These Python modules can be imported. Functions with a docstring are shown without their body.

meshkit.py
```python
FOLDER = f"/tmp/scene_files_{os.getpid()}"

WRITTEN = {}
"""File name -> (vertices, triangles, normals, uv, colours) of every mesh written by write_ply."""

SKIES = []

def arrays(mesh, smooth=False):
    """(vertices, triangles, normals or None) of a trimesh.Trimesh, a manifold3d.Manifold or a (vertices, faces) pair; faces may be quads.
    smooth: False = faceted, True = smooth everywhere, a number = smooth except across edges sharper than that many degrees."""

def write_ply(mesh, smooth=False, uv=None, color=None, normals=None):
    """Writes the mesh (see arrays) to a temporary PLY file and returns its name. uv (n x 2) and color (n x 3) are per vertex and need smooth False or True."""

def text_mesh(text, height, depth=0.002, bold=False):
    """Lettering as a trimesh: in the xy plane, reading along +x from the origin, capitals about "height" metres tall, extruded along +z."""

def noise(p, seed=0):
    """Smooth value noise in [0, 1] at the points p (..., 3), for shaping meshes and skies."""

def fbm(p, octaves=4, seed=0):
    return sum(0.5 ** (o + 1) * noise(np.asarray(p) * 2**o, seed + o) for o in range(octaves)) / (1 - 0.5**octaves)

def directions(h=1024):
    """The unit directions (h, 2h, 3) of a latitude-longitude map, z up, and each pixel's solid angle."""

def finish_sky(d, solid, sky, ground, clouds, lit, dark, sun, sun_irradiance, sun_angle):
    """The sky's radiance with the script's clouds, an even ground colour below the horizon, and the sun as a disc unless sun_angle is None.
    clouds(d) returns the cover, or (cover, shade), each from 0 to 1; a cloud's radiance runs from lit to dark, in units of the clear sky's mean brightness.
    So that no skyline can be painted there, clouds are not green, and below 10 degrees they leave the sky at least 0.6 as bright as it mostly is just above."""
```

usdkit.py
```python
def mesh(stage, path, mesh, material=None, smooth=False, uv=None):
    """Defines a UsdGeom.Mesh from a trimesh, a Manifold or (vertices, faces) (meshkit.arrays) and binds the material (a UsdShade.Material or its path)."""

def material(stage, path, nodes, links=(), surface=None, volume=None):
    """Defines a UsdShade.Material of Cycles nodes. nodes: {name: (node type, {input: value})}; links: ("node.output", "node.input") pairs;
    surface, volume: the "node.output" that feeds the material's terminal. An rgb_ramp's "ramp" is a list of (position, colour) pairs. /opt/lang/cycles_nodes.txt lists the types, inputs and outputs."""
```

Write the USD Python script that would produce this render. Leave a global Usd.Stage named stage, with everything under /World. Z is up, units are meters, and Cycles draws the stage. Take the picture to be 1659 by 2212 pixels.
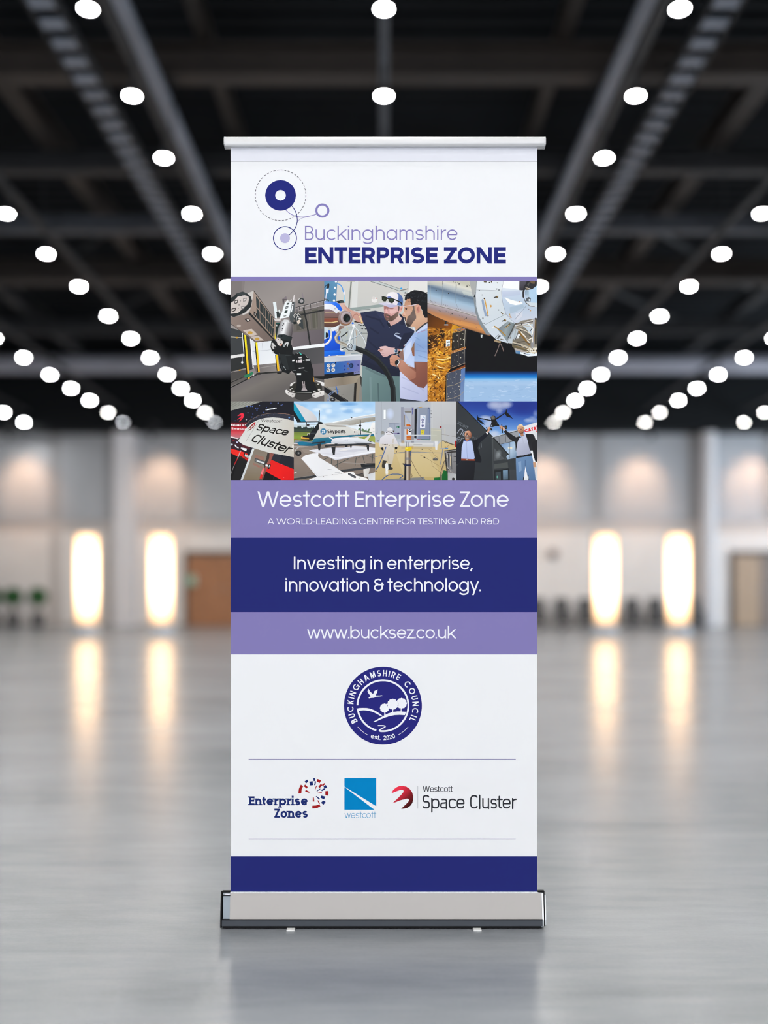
import math, random
import numpy as np
import trimesh, shapely, usdkit
from shapely import affinity
from shapely.geometry import Polygon, LineString, Point, box
from pxr import Usd, UsdGeom, UsdLux, Gf, Sdf, Vt, UsdShade

random.seed(7)
RNG = np.random.default_rng(7)
stage = Usd.Stage.CreateInMemory()
UsdGeom.SetStageUpAxis(stage, UsdGeom.Tokens.z)
UsdGeom.SetStageMetersPerUnit(stage, 1.0)
UsdGeom.Xform.Define(stage, '/World'); UsdGeom.Scope.Define(stage, '/World/Looks')

# ------------------------------------------------------------------ camera
FPX, CX, HZ, HC = 2000.0, 829.5, 1278.0, 0.931      # focal length in pixels, centre column, horizon row, eye height
DB = 2.568                                          # distance of the banner sheet
S = DB / FPX
LENS = 0.047                                        # lens opening in metres
cam = UsdGeom.Camera.Define(stage, '/World/camera')
cam.AddTranslateOp().Set((0, 0, HC)); cam.AddRotateXOp().Set(90)
cam.CreateHorizontalApertureAttr(36.0)
FL = 36.0 * FPX / 1659
cam.CreateFocalLengthAttr(FL)
cam.CreateHorizontalApertureOffsetAttr(0.0)
cam.CreateVerticalApertureOffsetAttr((HZ - 1106.0) / 1659 * 36.0)
cam.CreateFocusDistanceAttr(DB - 0.004); cam.CreateFStopAttr(FL / (LENS * 1000))
cam.CreateClippingRangeAttr((0.05, 200.0))
cam.CreateExposureAttr(0.0)

# ------------------------------------------------------------------ light levels
LAMP, TUBE, SPOT, FRONT_LIGHT, SIDE = 430.0, 9.0, 5200.0, 7.5, 7.0
rl = UsdLux.RectLight.Define(stage, '/World/unseen_front_light')          # unseen broad light behind the camera, placed to light the banner front
rl.CreateWidthAttr(24.0); rl.CreateHeightAttr(5.0); rl.CreateIntensityAttr(FRONT_LIGHT); rl.CreateColorAttr((0.93, 0.97, 1.0))
rl.AddTranslateOp().Set((0, -12.9, 2.7)); rl.AddRotateXOp().Set(90); rl.AddRotateYOp().Set(180)

rl = UsdLux.RectLight.Define(stage, '/World/unseen_side_light')     # unseen light on the right, placed to light the far wall, floor and columns
rl.CreateWidthAttr(9.0); rl.CreateHeightAttr(4.2); rl.CreateIntensityAttr(SIDE); rl.CreateColorAttr((0.80, 0.90, 1.0))
rl.AddTranslateOp().Set((14.9, 19.0, 2.6)); rl.AddRotateZOp().Set(90); rl.AddRotateXOp().Set(90)

# ------------------------------------------------------------------ helpers
taken = {}
def numbered(parent, name):
    n = taken.get((parent, name), -1) + 1
    taken[(parent, name)] = n
    return parent + '/' + (name if n == 0 else '%s_%03d' % (name, n))
def path(p): return '/World' if p is None else (p if isinstance(p, str) else str(p.GetPath()))
def keys(prim, **kw):
    for k, v in kw.items():
        if v: prim.SetCustomDataByKey(k, v)
    return prim
def obj(name, mesh, m, parent=None, smooth=False, **kw):
    q = usdkit.mesh(stage, numbered(path(parent), name), mesh, m, smooth=smooth)
    return keys(q.GetPrim(), **kw)
def thing(name, label, category, loc=(0, 0, 0), rotz=0, group=None, kind=None):
    x = UsdGeom.Xform.Define(stage, numbered('/World', name))
    x.AddTranslateOp().Set(tuple(map(float, loc))); x.AddRotateZOp().Set(float(rotz))
    return keys(x.GetPrim(), label=label, category=category, group=group, kind=kind)
def dup(root, loc, rotz, label, group=None):
    r = thing(root.GetName().rstrip('0123456789').rstrip('_'), label, root.GetCustomDataByKey('category'), loc, rotz, group or root.GetCustomDataByKey('group'))
    r.GetReferences().AddInternalReference(root.GetPath()); r.SetInstanceable(True)
    return r
cat = trimesh.util.concatenate
def bx(x0, x1, y0, y1, z0, z1):
    m = trimesh.creation.box((x1 - x0, y1 - y0, z1 - z0)); m.apply_translation(((x0 + x1) / 2, (y0 + y1) / 2, (z0 + z1) / 2)); return m
def cbx(x0, x1, y0, y1, z0, z1, c):
    "a box with chamfered edges"
    p = []
    for sx, sy, sz in np.ndindex(2, 2, 2):
        X, Y, Z = (x0, x1)[sx], (y0, y1)[sy], (z0, z1)[sz]
        ix, iy, iz = c * (1 - 2 * sx), c * (1 - 2 * sy), c * (1 - 2 * sz)
        p += [(X, Y + iy, Z + iz), (X + ix, Y, Z + iz), (X + ix, Y + iy, Z)]
    return trimesh.convex.convex_hull(np.array(p))
def rod(a, b, r, n=12):
    return trimesh.creation.cylinder(r, segment=[a, b], sections=n)
def lathe(prof, n=32):
    return trimesh.creation.revolve(np.array(prof, float), sections=n)
def prism_x(prof, x0, x1):
    "profile in (y, z) drawn out along x"
    m = trimesh.creation.extrude_polygon(Polygon(prof), x1 - x0, engine='earcut')
    v = m.vertices.copy(); m.vertices = np.c_[v[:, 2] + x0, v[:, 0], v[:, 1]]
    return m
def at(px, py, d):
    return ((px - CX) * d / FPX, d, HC + (HZ - py) * d / FPX)

def lin(c):
    c = np.asarray(c, float) / 255.0
    return np.where(c <= 0.04045, c / 12.92, ((c + 0.055) / 1.055) ** 2.4)
def hexc(h): return np.array([int(h[i:i + 2], 16) for i in (0, 2, 4)], float)

def mat(name, color, rough=0.5, metal=0.0, spec=None, grain=0.0, grain_scale=20.0, stretch=None, emit=None, strength=0.0, bump=0.0):
    n = {'p': ('principled_bsdf', dict(base_color=tuple(color), roughness=rough, metallic=metal))}
    l = []
    if spec is not None: n['p'][1]['specular_ior_level'] = spec
    if emit is not None: n['p'][1].update(emission_color=tuple(emit), emission_strength=strength)
    if grain or bump:
        n['t'] = ('texture_coordinate', {}); n['m'] = ('mapping', dict(scale=stretch or (1, 1, 1)))
        n['n'] = ('noise_texture', dict(scale=grain_scale, detail=5.0, roughness=0.6))
        l += [('t.object', 'm.vector'), ('m.vector', 'n.vector')]
        if grain:
            c = np.array(color)
            n['r'] = ('rgb_ramp', dict(ramp=[(0.3, tuple(c * (1 - grain))), (0.7, tuple(np.minimum(c * (1 + grain), 1)))]))
            l += [('n.fac', 'r.fac'), ('r.color', 'p.base_color')]
        if bump:
            n['b'] = ('bump', dict(strength=bump, distance=0.01)); l += [('n.fac', 'b.height'), ('b.normal', 'p.normal')]
    return usdkit.material(stage, '/World/Looks/' + name, n, l, surface='p.BSDF')
def emitter(name, color, strength):
    return usdkit.material(stage, '/World/Looks/' + name, {'e': ('emission', dict(color=tuple(color), strength=strength))}, surface='e.emission')

M = {}
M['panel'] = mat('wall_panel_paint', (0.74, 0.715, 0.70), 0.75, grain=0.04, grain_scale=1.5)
M['upper'] = mat('upper_panel_shaded', (0.42, 0.445, 0.48), 0.75, grain=0.04, grain_scale=1.5)  # darker, cooler copy of the panel paint: the dimmer upper wall light painted in
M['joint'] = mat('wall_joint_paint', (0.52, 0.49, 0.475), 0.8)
M['ujoint'] = mat('upper_joint_shaded', (0.34, 0.345, 0.36), 0.8)  # joint paint darkened as well, for the dimmer light high on the wall
M['wall'] = mat('side_wall_paint', (0.42, 0.42, 0.43), 0.8)
M['dark'] = mat('dark_bulkhead_paint', (0.008, 0.010, 0.012), 0.8, spec=0.2)
M['deck'] = mat('dark_ceiling_deck', (0.006, 0.0080, 0.0105), 0.7, grain=0.5, grain_scale=0.8, spec=0.2)
M['brown'] = mat('rusty_brown_steel', (0.034, 0.026, 0.022), 0.6, grain=0.35, grain_scale=1.2)
M['steel'] = mat('dark_grey_steel', (0.021, 0.0225, 0.026), 0.6, grain=0.2, grain_scale=2)
M['galv'] = mat('galvanised_steel', (0.23, 0.26, 0.32), 0.45, grain=0.2, grain_scale=1.5)
M['galv2'] = mat('dull_galvanised_steel', (0.075, 0.083, 0.100), 0.5, grain=0.3, grain_scale=1.5)
M['duct'] = mat('pale_grey_duct', (0.42, 0.43, 0.50), 0.5, grain=0.12, grain_scale=1)
M['col'] = mat('white_column_paint', (0.66, 0.66, 0.69), 0.55)
M['black'] = mat('black_plastic', (0.006, 0.006, 0.007), 0.5, spec=0.15)
M['charcoal'] = mat('charcoal_fabric', (0.085, 0.085, 0.088), 0.8)
M['wood'] = mat('brown_door_wood', (0.32, 0.14, 0.062), 0.5, grain=0.25, grain_scale=6, stretch=(6, 6, 0.5))
M['tan'] = mat('tan_door_wood', (0.40, 0.29, 0.20), 0.5, grain=0.15, grain_scale=6, stretch=(6, 6, 0.5))
M['taupe'] = mat('taupe_door_wood', (0.20, 0.16, 0.14), 0.5, grain=0.15, grain_scale=6, stretch=(6, 6, 0.5))
M['frame'] = mat('dark_door_frame', (0.075, 0.055, 0.045), 0.5)
M['chrome'] = mat('brushed_metal', (0.62, 0.63, 0.65), 0.3, metal=1.0)
M['white'] = mat('white_plastic', (0.8, 0.8, 0.8), 0.4)
M['leaf'] = mat('dark_green_leaves', (0.022, 0.13, 0.03), 0.5, grain=0.5, grain_scale=30)
M['bark'] = mat('grey_brown_bark', (0.10, 0.08, 0.06), 0.8)
M['pot'] = mat('dark_grey_planter', (0.08, 0.08, 0.085), 0.6)
M['green'] = mat('green_sign_face', (0.03, 0.36, 0.19), 0.4)
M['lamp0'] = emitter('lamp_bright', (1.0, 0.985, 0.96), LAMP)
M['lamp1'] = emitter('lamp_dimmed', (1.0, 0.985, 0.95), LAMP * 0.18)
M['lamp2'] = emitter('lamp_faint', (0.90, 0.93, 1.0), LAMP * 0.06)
# a frosted drum around a warm lamp: brightest face on, fading to its rims
M['tube'] = usdkit.material(stage, '/World/Looks/warm_tube', {
    'l': ('layer_weight', dict(blend=0.5)), 'f': ('map_range', dict(from_min=0.0, from_max=0.95, to_min=1.0, to_max=0.16)),
    't': ('texture_coordinate', {}), 's': ('separate_xyz', {}), 'z': ('rgb_ramp', dict(ramp=[(0.0, (.10, .10, .10)), (.16, (.45, .45, .45)), (.40, (1, 1, 1)), (.75, (1, 1, 1)), (.92, (.5, .5, .5)), (1.0, (.2, .2, .2))])),
    'k': ('map_range', dict(from_min=.22, from_max=2.16)), 'a': ('math', dict(math_type='multiply')), 'b': ('math', dict(math_type='multiply', value2=TUBE)),
    'e': ('emission', dict(color=(1.0, 0.64, 0.36)))},
    [('l.facing', 'f.value'), ('t.object', 's.vector'), ('s.z', 'k.value'), ('k.result', 'z.fac'), ('z.color', 'a.value1'), ('f.result', 'a.value2'), ('a.value', 'b.value1'), ('b.value', 'e.strength')], surface='e.emission')

# polished concrete: grey, cloudy, brushed sideways, with patchy gloss
M['floor'] = usdkit.material(stage, '/World/Looks/polished_concrete', {
    't': ('texture_coordinate', {}),
    'm1': ('mapping', dict(scale=(0.35, 1.1, 1.0))), 'm2': ('mapping', dict(scale=(3.0, 16.0, 1.0))), 'm3': ('mapping', dict(scale=(1.0, 1.0, 1.0))),
    'n1': ('noise_texture', dict(scale=1.0, detail=6.0, roughness=0.6, distortion=0.6)),
    'n2': ('noise_texture', dict(scale=1.0, detail=5.0, roughness=0.65)),
    'n3': ('noise_texture', dict(scale=90.0, detail=4.0, roughness=0.7)),
    'a': ('math', dict(math_type='multiply_add', value2=0.55)),
    'b': ('math', dict(math_type='multiply', value2=0.33)),
    'c': ('math', dict(math_type='multiply_add', value2=0.12)),
    'r': ('rgb_ramp', dict(ramp=[(0.30, (0.150, 0.164, 0.182)), (0.5, (0.228, 0.244, 0.262)), (0.70, (0.300, 0.318, 0.338))])),
    'g': ('map_range', dict(from_min=0.25, from_max=0.75, to_min=0.22, to_max=0.29)),
    'bp': ('bump', dict(strength=0.09, distance=0.004)),
    'p': ('principled_bsdf', dict(ior=1.58)),
}, [('t.object', 'm1.vector'), ('t.object', 'm2.vector'), ('t.object', 'm3.vector'), ('m1.vector', 'n1.vector'), ('m2.vector', 'n2.vector'), ('m3.vector', 'n3.vector'),
    ('n2.fac', 'b.value1'), ('n1.fac', 'a.value1'), ('b.value', 'a.value3'), ('n3.fac', 'c.value1'), ('a.value', 'c.value3'), ('c.value', 'r.fac'),
    ('r.color', 'p.base_color'), ('n1.fac', 'g.value'), ('g.result', 'p.roughness'), ('n2.fac', 'bp.height'), ('bp.normal', 'p.normal')], surface='p.BSDF')

# ------------------------------------------------------------------ the hall
WX, WB, WF, DECK = 15.0, 25.2, -13.2, 7.6
WALLTOP = 5.21
ST = dict(kind='structure')
obj('floor', bx(-WX - .3, WX + .3, WF - .3, WB + .3, -0.2, 0), M['floor'], **ST)
back = obj('wall_back', bx(-WX, WX, WB, WB + .25, 0, DECK), M['joint'], **ST)
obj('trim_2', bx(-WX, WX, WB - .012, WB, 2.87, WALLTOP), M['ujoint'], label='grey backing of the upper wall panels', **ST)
obj('wall_left', bx(-WX - .25, -WX, WF, WB, 0, DECK), M['wall'], **ST)
obj('wall_right', bx(WX, WX + .25, WF, WB, 0, DECK), M['wall'], **ST)
obj('wall_front', bx(-WX, WX, WF - .25, WF, 0, DECK), M['wall'], **ST)
# trapezoid sheet deck, ribs across the hall
prof = [(WF, DECK + .12)]
y = WF
while y < WB - .3:
    prof += [(y, DECK), (y + .14, DECK), (y + .18, DECK + .07), (y + .28, DECK + .07)]
    y += .32
prof += [(WB, DECK), (WB, DECK + .12)]
obj('ceiling', prism_x(prof, -WX, WX), M['deck'], **ST)
obj('trim_1', bx(-WX, WX, WB - .6, WB - .02, WALLTOP, DECK), M['dark'], label='dark bulkhead along the top of the far wall', **ST)
# wall panels between recessed joints, an upper and a lower row with a band between them
joints = [-1160, -1000, -840, -680, -520, -360, -186, -36, 118, 238, 405, 560, 700, 840, 985, 1130, 1288, 1500, 1655, 1810, 1970, 2130]
k = WB - .04
zb0, zb1 = HC + (HZ - 1150) * k / FPX, HC + (HZ - 1126) * k / FPX
door_spans = [(398, 566), (1574, 1702)]
for a, b in zip(joints[:-1], joints[1:]):
    xa, xb = (a + 10 - CX) * k / FPX, (b - 10 - CX) * k / FPX
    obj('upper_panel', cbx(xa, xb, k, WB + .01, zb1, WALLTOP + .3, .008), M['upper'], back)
    segs = [(xa, xb)]
    for d0, d1 in door_spans:
        d0, d1 = (d0 - CX) * k / FPX, (d1 - CX) * k / FPX
        segs = [(u, v) for s0, s1 in segs for u, v in ((s0, min(s1, d0)), (max(s0, d1), s1)) if v - u > .05]
    for u, v in segs:
        obj('lower_panel', cbx(u, v, k, WB + .01, .0, zb0, .008), M['panel'], back)
for d0, d1 in door_spans:
    obj('panel_over_door', bx((d0 - CX) * k / FPX, (d1 - CX) * k / FPX, k, WB + .01, HC + (HZ - 1198) * k / FPX, zb0), M['panel'], back)
obj('baseboard_back', bx(-WX, (396 - CX) * k / FPX, k - .012, k, 0, .09), M['joint'], **ST)

# doors
def door(n, px0, px1, leaf_mats, split, label):
    d = WB - .05
    t = thing('door_%d' % n, label, 'door', kind='structure')
    x0, x1 = (px0 - CX) * d / FPX, (px1 - CX) * d / FPX
    h = HC + (HZ - 1200) * d / FPX
    f = .09
    obj('door_frame', cat([bx(x0, x0 + f, d - .07, WB - .005, 0, h), bx(x1 - f, x1, d - .07, WB - .005, 0, h), bx(x0, x1, d - .07, WB - .005, h, h + .12)]), M['frame'], t)
    xs = (split - CX) * d / FPX
    for (u, v, mm, hx) in ((x0 + f, xs - .004, leaf_mats[0], -1), (xs + .004, x1 - f, leaf_mats[1], 1)):
        p = obj('door_leaf', cbx(u, v, d - .03, WB - .005, .005, h - .005, .004), mm, t)
        hz = v - .09 if hx < 0 else u + .09
        obj('door_handle', cat([rod((hz, d - .03, 1.0), (hz, d - .08, 1.0), .012), rod((hz, d - .08, 1.0), (hz + hx * .1, d - .08, 1.0), .011)]), M['chrome'], p, smooth=30)
    return t
door(1, 400, 562, (M['wood'], M['wood']), 484, 'brown wooden double door half hidden by the left edge of the banner')
door(2, 1578, 1700, (M['tan'], M['taupe']), 1641, 'tan and taupe double door at the right edge of the far wall')
# sign projecting beside the brown door
t = thing('exit_sign', 'small green emergency sign beside the brown door', 'sign', at(413, 1263, 24.95))
obj('sign_box', cbx(-.10, .10, -.02, .19, -.02, .24, .006), M['white'], t)
obj('sign_face', bx(-.09, .09, -.024, -.018, -.01, .23), M['green'], t)
obj('pictogram', cat([bx(.01, .05, -.027, -.023, .04, .19), bx(-.055, -.005, -.027, -.023, .10, .12)]), M['white'], t)

# columns
d = 24.92
x, _, _ = at(272, 0, d)
t = thing('square_column', 'pale square column rising to the bulkhead left of the brown door', 'column', (x, d, 0))
obj('shaft', cbx(-.27, .27, -.24, .26, 0, WALLTOP, .012), M['col'], t); obj('column_base', cbx(-.29, .29, -.26, .26, 0, .08, .01), M['col'], t)
x, _, _ = at(1530, 0, d)
t = thing('round_column', 'white round column between the row of chairs and the tan door', 'column', (x, d, 0))
obj('shaft', lathe([(0, 0), (.20, 0), (.20, WALLTOP), (0, WALLTOP)]), M['col'], t, smooth=30); obj('column_base', lathe([(.19, 0), (.225, 0), (.225, .08), (.20, .1)]), M['col'], t, smooth=30)

# wall washers: small downlights that throw the warm scallops
names = ['left end', 'left, right of the square column', 'right, nearest the banner', 'right, above the lit columns', 'right end']
for px, nm in zip((58, 352, 1176, 1380, 1622), names):
    x = (px - CX) * WB / FPX
    z, yl = 5.02, WB - 1.25                               # the lamp stands off the bulkhead and aims back at the wall
    t = thing('wall_light', 'small spotlight over the far wall, ' + nm, 'wall light', (x, yl, z), group='spotlights over the far wall')
    tilt = math.degrees(math.atan2(1.25, z - 3.62))
    R = trimesh.transformations.rotation_matrix(math.radians(tilt), (1, 0, 0))
    obj('bracket', cat([rod((0, 0, .10), (0, 0, .30), .014), rod((0, 0, .30), (0, .64, .30), .014), cbx(-.05, .05, .62, .645, .24, .36, .005)]), M['steel'], t, smooth=30)
    obj('shade', lathe([(.062, -.12), (.068, -.12), (.060, .06), (.03, .10), (0, .105), (0, .085), (.05, .05), (.062, -.12)]).apply_transform(R), M['steel'], t, smooth=30)
    sl = UsdLux.SphereLight.Define(stage, str(t.GetPath()) + '/bulb')
    sl.CreateRadiusAttr(.03); sl.CreateIntensityAttr(SPOT); sl.CreateColorAttr((1.0, .60, .36))
    sh = UsdLux.ShapingAPI.Apply(sl.GetPrim()); sh.CreateShapingConeAngleAttr(44); sh.CreateShapingConeSoftnessAttr(1.0)
    sl.AddRotateXOp().Set(tilt)

# glowing drum columns standing on the floor
proto = None
for px, lb in ((188, 'tall glowing warm drum column, leftmost of four, left of the square column'), (348, 'tall glowing warm drum column between the square column and the brown door'),
               (1308, 'tall glowing warm drum column, first one right of the banner'), (1465, 'tall glowing warm drum column, rightmost of four, next to the round column')):
    d = 19.8
    x = (px - CX) * d / FPX
    if proto is None:
        proto = thing('light_column', lb, 'floor lamp', (x, d, 0), 0, 'glowing light columns')
        obj('plinth', lathe([(0, 0), (.285, 0), (.285, .03), (.262, .05), (.262, .22), (0, .22)], 48), mat('pale_blue_grey_plinth', (.50, .54, .60), .4), proto, smooth=30)
        obj('light_tube', lathe([(0, .22), (.245, .22), (.245, 2.16), (0, 2.16)], 48), M['tube'], proto, smooth=30)
        obj('top_cap', lathe([(0, 2.16), (.26, 2.16), (.26, 2.20), (0, 2.21)], 48), M['col'], proto, smooth=30)
    else: dup(proto, (x, d, 0), 0, lb)

# topiary balls in planters
def leaf_ball(r, n, seed):
    g = np.random.default_rng(seed)
    core = trimesh.creation.icosphere(3, r * .86)
    core.vertices *= (1 + .06 * (usdkit.meshkit.fbm(core.vertices * 9, 3) - .5))[:, None]
    c = g.normal(size=(n, 3)); c /= np.linalg.norm(c, axis=1)[:, None]; c *= r * g.uniform(.82, 1.03, (n, 1))
    u = g.normal(size=(n, 3)); u /= np.linalg.norm(u, axis=1)[:, None]
    w = np.cross(u, g.normal(size=(n, 3))); w /= np.linalg.norm(w, axis=1)[:, None]
    s = g.uniform(.018, .032, (n, 1))
    v = np.stack([c + u * s, c + w * s * .5, c - u * s, c - w * s * .5], 1).reshape(-1, 3)
    i = np.arange(n)[:, None] * 4
    f = np.vstack([i + [0, 1, 2], i + [0, 2, 3]])
    return cat([core, trimesh.Trimesh(v, f, process=False)])
proto = None
for px, lb in ((82, 'clipped ball shrub in a dark planter, nearest the glowing column'), (28, 'clipped ball shrub in a dark planter, second from the glowing column'), (-16, 'clipped ball shrub cut off by the left edge of the photo')):
    d = 24.2
    x = (px - CX) * d / FPX
    if proto is None:
        proto = thing('ball_shrub', lb, 'potted plant', (x, d, 0), 0, 'ball shrubs along the far wall')
        obj('planter', lathe([(0, 0), (.13, 0), (.17, .34), (.185, .34), (.185, .37), (.15, .37), (.14, .33), (0, .33)], 24), M['pot'], proto, smooth=30)
        obj('trunk', rod((0, 0, .32), (0, 0, .66), .022), M['bark'], proto, smooth=30)
        obj('foliage', leaf_ball(.235, 1500, 3).apply_translation((0, 0, .80)), M['leaf'], proto)
    else: dup(proto, (x, d, 0), 40 * px, lb)

# row of chairs along the wall, right of the banner
proto = None
lbs = ['half hidden by the banner', 'second from the banner', 'third from the banner, left of a glowing column', 'behind the first glowing column right of the banner',
       'fifth from the banner, between the glowing columns', 'sixth from the banner, between the glowing columns', 'behind the rightmost glowing column', 'last of the row, beside the round column']
for i, px in enumerate((1164, 1216, 1267, 1318, 1369, 1420, 1464, 1502)):
    d = 24.45
    x = (px - CX) * d / FPX
    lb = 'dark grey chair along the far wall, ' + lbs[i]
    if proto is None:
        proto = thing('chair', lb, 'chair', (x, d, 0), 0, 'dark chairs along the far wall')
        obj('seat', cbx(-.19, .19, -.22, .22, .10, .42, .025), M['charcoal'], proto, smooth=40)
        obj('backrest', cbx(-.19, .19, .16, .24, .42, .76, .025), M['charcoal'], proto, smooth=40)
        for sx in (-1, 1):
            for sy in (-1, 1): obj('leg', rod((sx * .15, sy * .17, 0), (sx * .15, sy * .17, .11), .018), M['steel'], proto, smooth=30)
    else: dup(proto, (x, d, 0), 0, lb)
t = thing('wall_speaker', 'small round grey speaker on the far wall just right of the banner', 'speaker', at(1195, 1197, WB - .04))
obj('body', lathe([(0, 0), (.14, 0), (.13, .10), (.11, .11), (0, .11)], 32).apply_transform(trimesh.transformations.rotation_matrix(math.pi / 2, (1, 0, 0))), mat('taupe_plastic', (.22, .19, .19), .6), t, smooth=30)

# ------------------------------------------------------------------ roof steel
def beam_h(x0, x1, y0, y1, z0, z1, t=.025):
    "an I section with flanges along its longer run"
    parts = [bx(x0, x1, y0, y1, z0, z0 + t), bx(x0, x1, y0, y1, z1 - t, z1)]
    if x1 - x0 > y1 - y0: parts.append(bx(x0, x1, (y0 + y1) / 2 - t / 2, (y0 + y1) / 2 + t / 2, z0 + t, z1 - t))
    else: parts.append(bx((x0 + x1) / 2 - t / 2, (x0 + x1) / 2 + t / 2, y0, y1, z0 + t, z1 - t))
    return cat(parts)
def single(name, mesh, m, label, category, group=None, smooth=False):
    return obj(name, mesh, m, None, smooth, label=label, category=category, group=group)
for y, w, m, lb in ((9.9, .26, 'brown', 'rusty brown cross beam nearest the top of the photo, above the banner'), (12.1, .20, 'steel', 'dark steel cross beam, second from the top of the photo'),
                    (14.1, .18, 'galv2', 'thin bluish cross beam, third from the top of the photo'), (16.4, .30, 'brown', 'broad brownish cross beam, fourth from the top of the photo'), (19.6, .2, 'steel', 'thin dark cross beam just in front of the pale duct')):
    single('cross_beam', beam_h(-WX, WX, y - w / 2, y + w / 2, 6.4, 6.4 + w * 1.3), M[m], lb, 'beam')
single('air_duct', rod((-WX, 23.0, 6.58), (WX, 23.0, 6.58), .22, 32), M['duct'], 'long pale grey round duct running across the hall above the far wall', 'duct', smooth=30)
for sx, side in ((-1, 'left'), (1, 'right')):
    def lb(s): return s.replace('SIDE', side)
    single('roof_beam', beam_h(*sorted((sx * 1.84, sx * 1.98)), 4.0, 22.6, 6.76, 7.0), M['brown'], lb('slim brown roof beam running away from the camera, first on the SIDE of the banner'), 'beam')
    single('roof_beam', beam_h(*sorted((sx * 4.22, sx * 4.46)), 4.0, 22.6, 6.72, 7.0), M['brown'], lb('brown roof beam running away from the camera, in the middle of the SIDE side'), 'beam')
    single('roof_beam', beam_h(*sorted((sx * 7.3, sx * 7.52)), 6.0, 22.6, 6.72, 7.0), M['steel'], lb('dark roof beam running away from the camera, farthest to the SIDE'), 'beam')
    single('flat_duct', cbx(*sorted((sx * 2.30, sx * 2.56)), 4.0, 21.5, 6.19, 6.30, .02), M['galv'], lb('bluish galvanised flat duct on the SIDE, inside the first lamp row'), 'duct')
    t = thing('cable_ladder', lb('ribbed cable ladder on the SIDE, outside the first lamp row'), 'cable tray', (sx * 2.96, 4.0, 6.0))
    for s2 in (-1, 1): obj('rail', bx(s2 * .13 - .012, s2 * .13 + .012, 0, 17.5, 0, .09), M['steel'], t)
    for i in range(58): obj('rung', cbx(-.118, .118, i * .30 + .04, i * .30 + .18, .01, .05, .008), M['galv'], t)
    # wind braces between the roof beams
    for j, (y0, y1) in enumerate(((15.2, 18.2), (18.2, 21.2))):
        single('roof_brace', rod((sx * 4.5, y0, 6.85), (sx * 7.3, y1, 6.85), .05), M['steel'], lb('slanting steel roof brace high on the SIDE, ' + ('nearer one' if j == 0 else 'farther one')), 'brace', smooth=30)

# ------------------------------------------------------------------ lamps
ZL = HC + 4.45
DK = [7.07, 8.31, 9.50, 10.9, 12.2, 13.5, 14.95, 16.27, 17.6, 18.98, 20.27, 21.55, 23.0, 24.3]
rows = {0: 0.0, 1: 2.26, 2: 4.45, 3: 6.85, 4: 9.45}
ROWNAME = {0: 'the row above the banner', 1: 'the first row SIDE of the banner', 2: 'the second row SIDE of the banner', 3: 'the third row SIDE of the banner', 4: 'the outermost row at the SIDE edge'}
TRACK = 5.66
for r in range(-4, 5):
    x = math.copysign(rows[abs(r)], r) if r else 0.0
    side = 'left' if r < 0 else 'right'
    t = thing('lighting_track', 'slim lighting track carrying ' + ROWNAME[abs(r)].replace('SIDE', side).replace('row', 'lamp row', 1), 'lighting track', (x, 0, TRACK))
    obj('rail', cbx(-.045, .045, -12.9, 24.5, 0, .07, .006), M['galv2' if r == 0 else 'steel'], t)
    for y in (9.9, 12.1, 14.1, 16.4, 19.6): obj('hanger', rod((0, y, .07), (0, y, 6.40 - TRACK), .008, 6), M['steel'], t)
protos = {}
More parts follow.
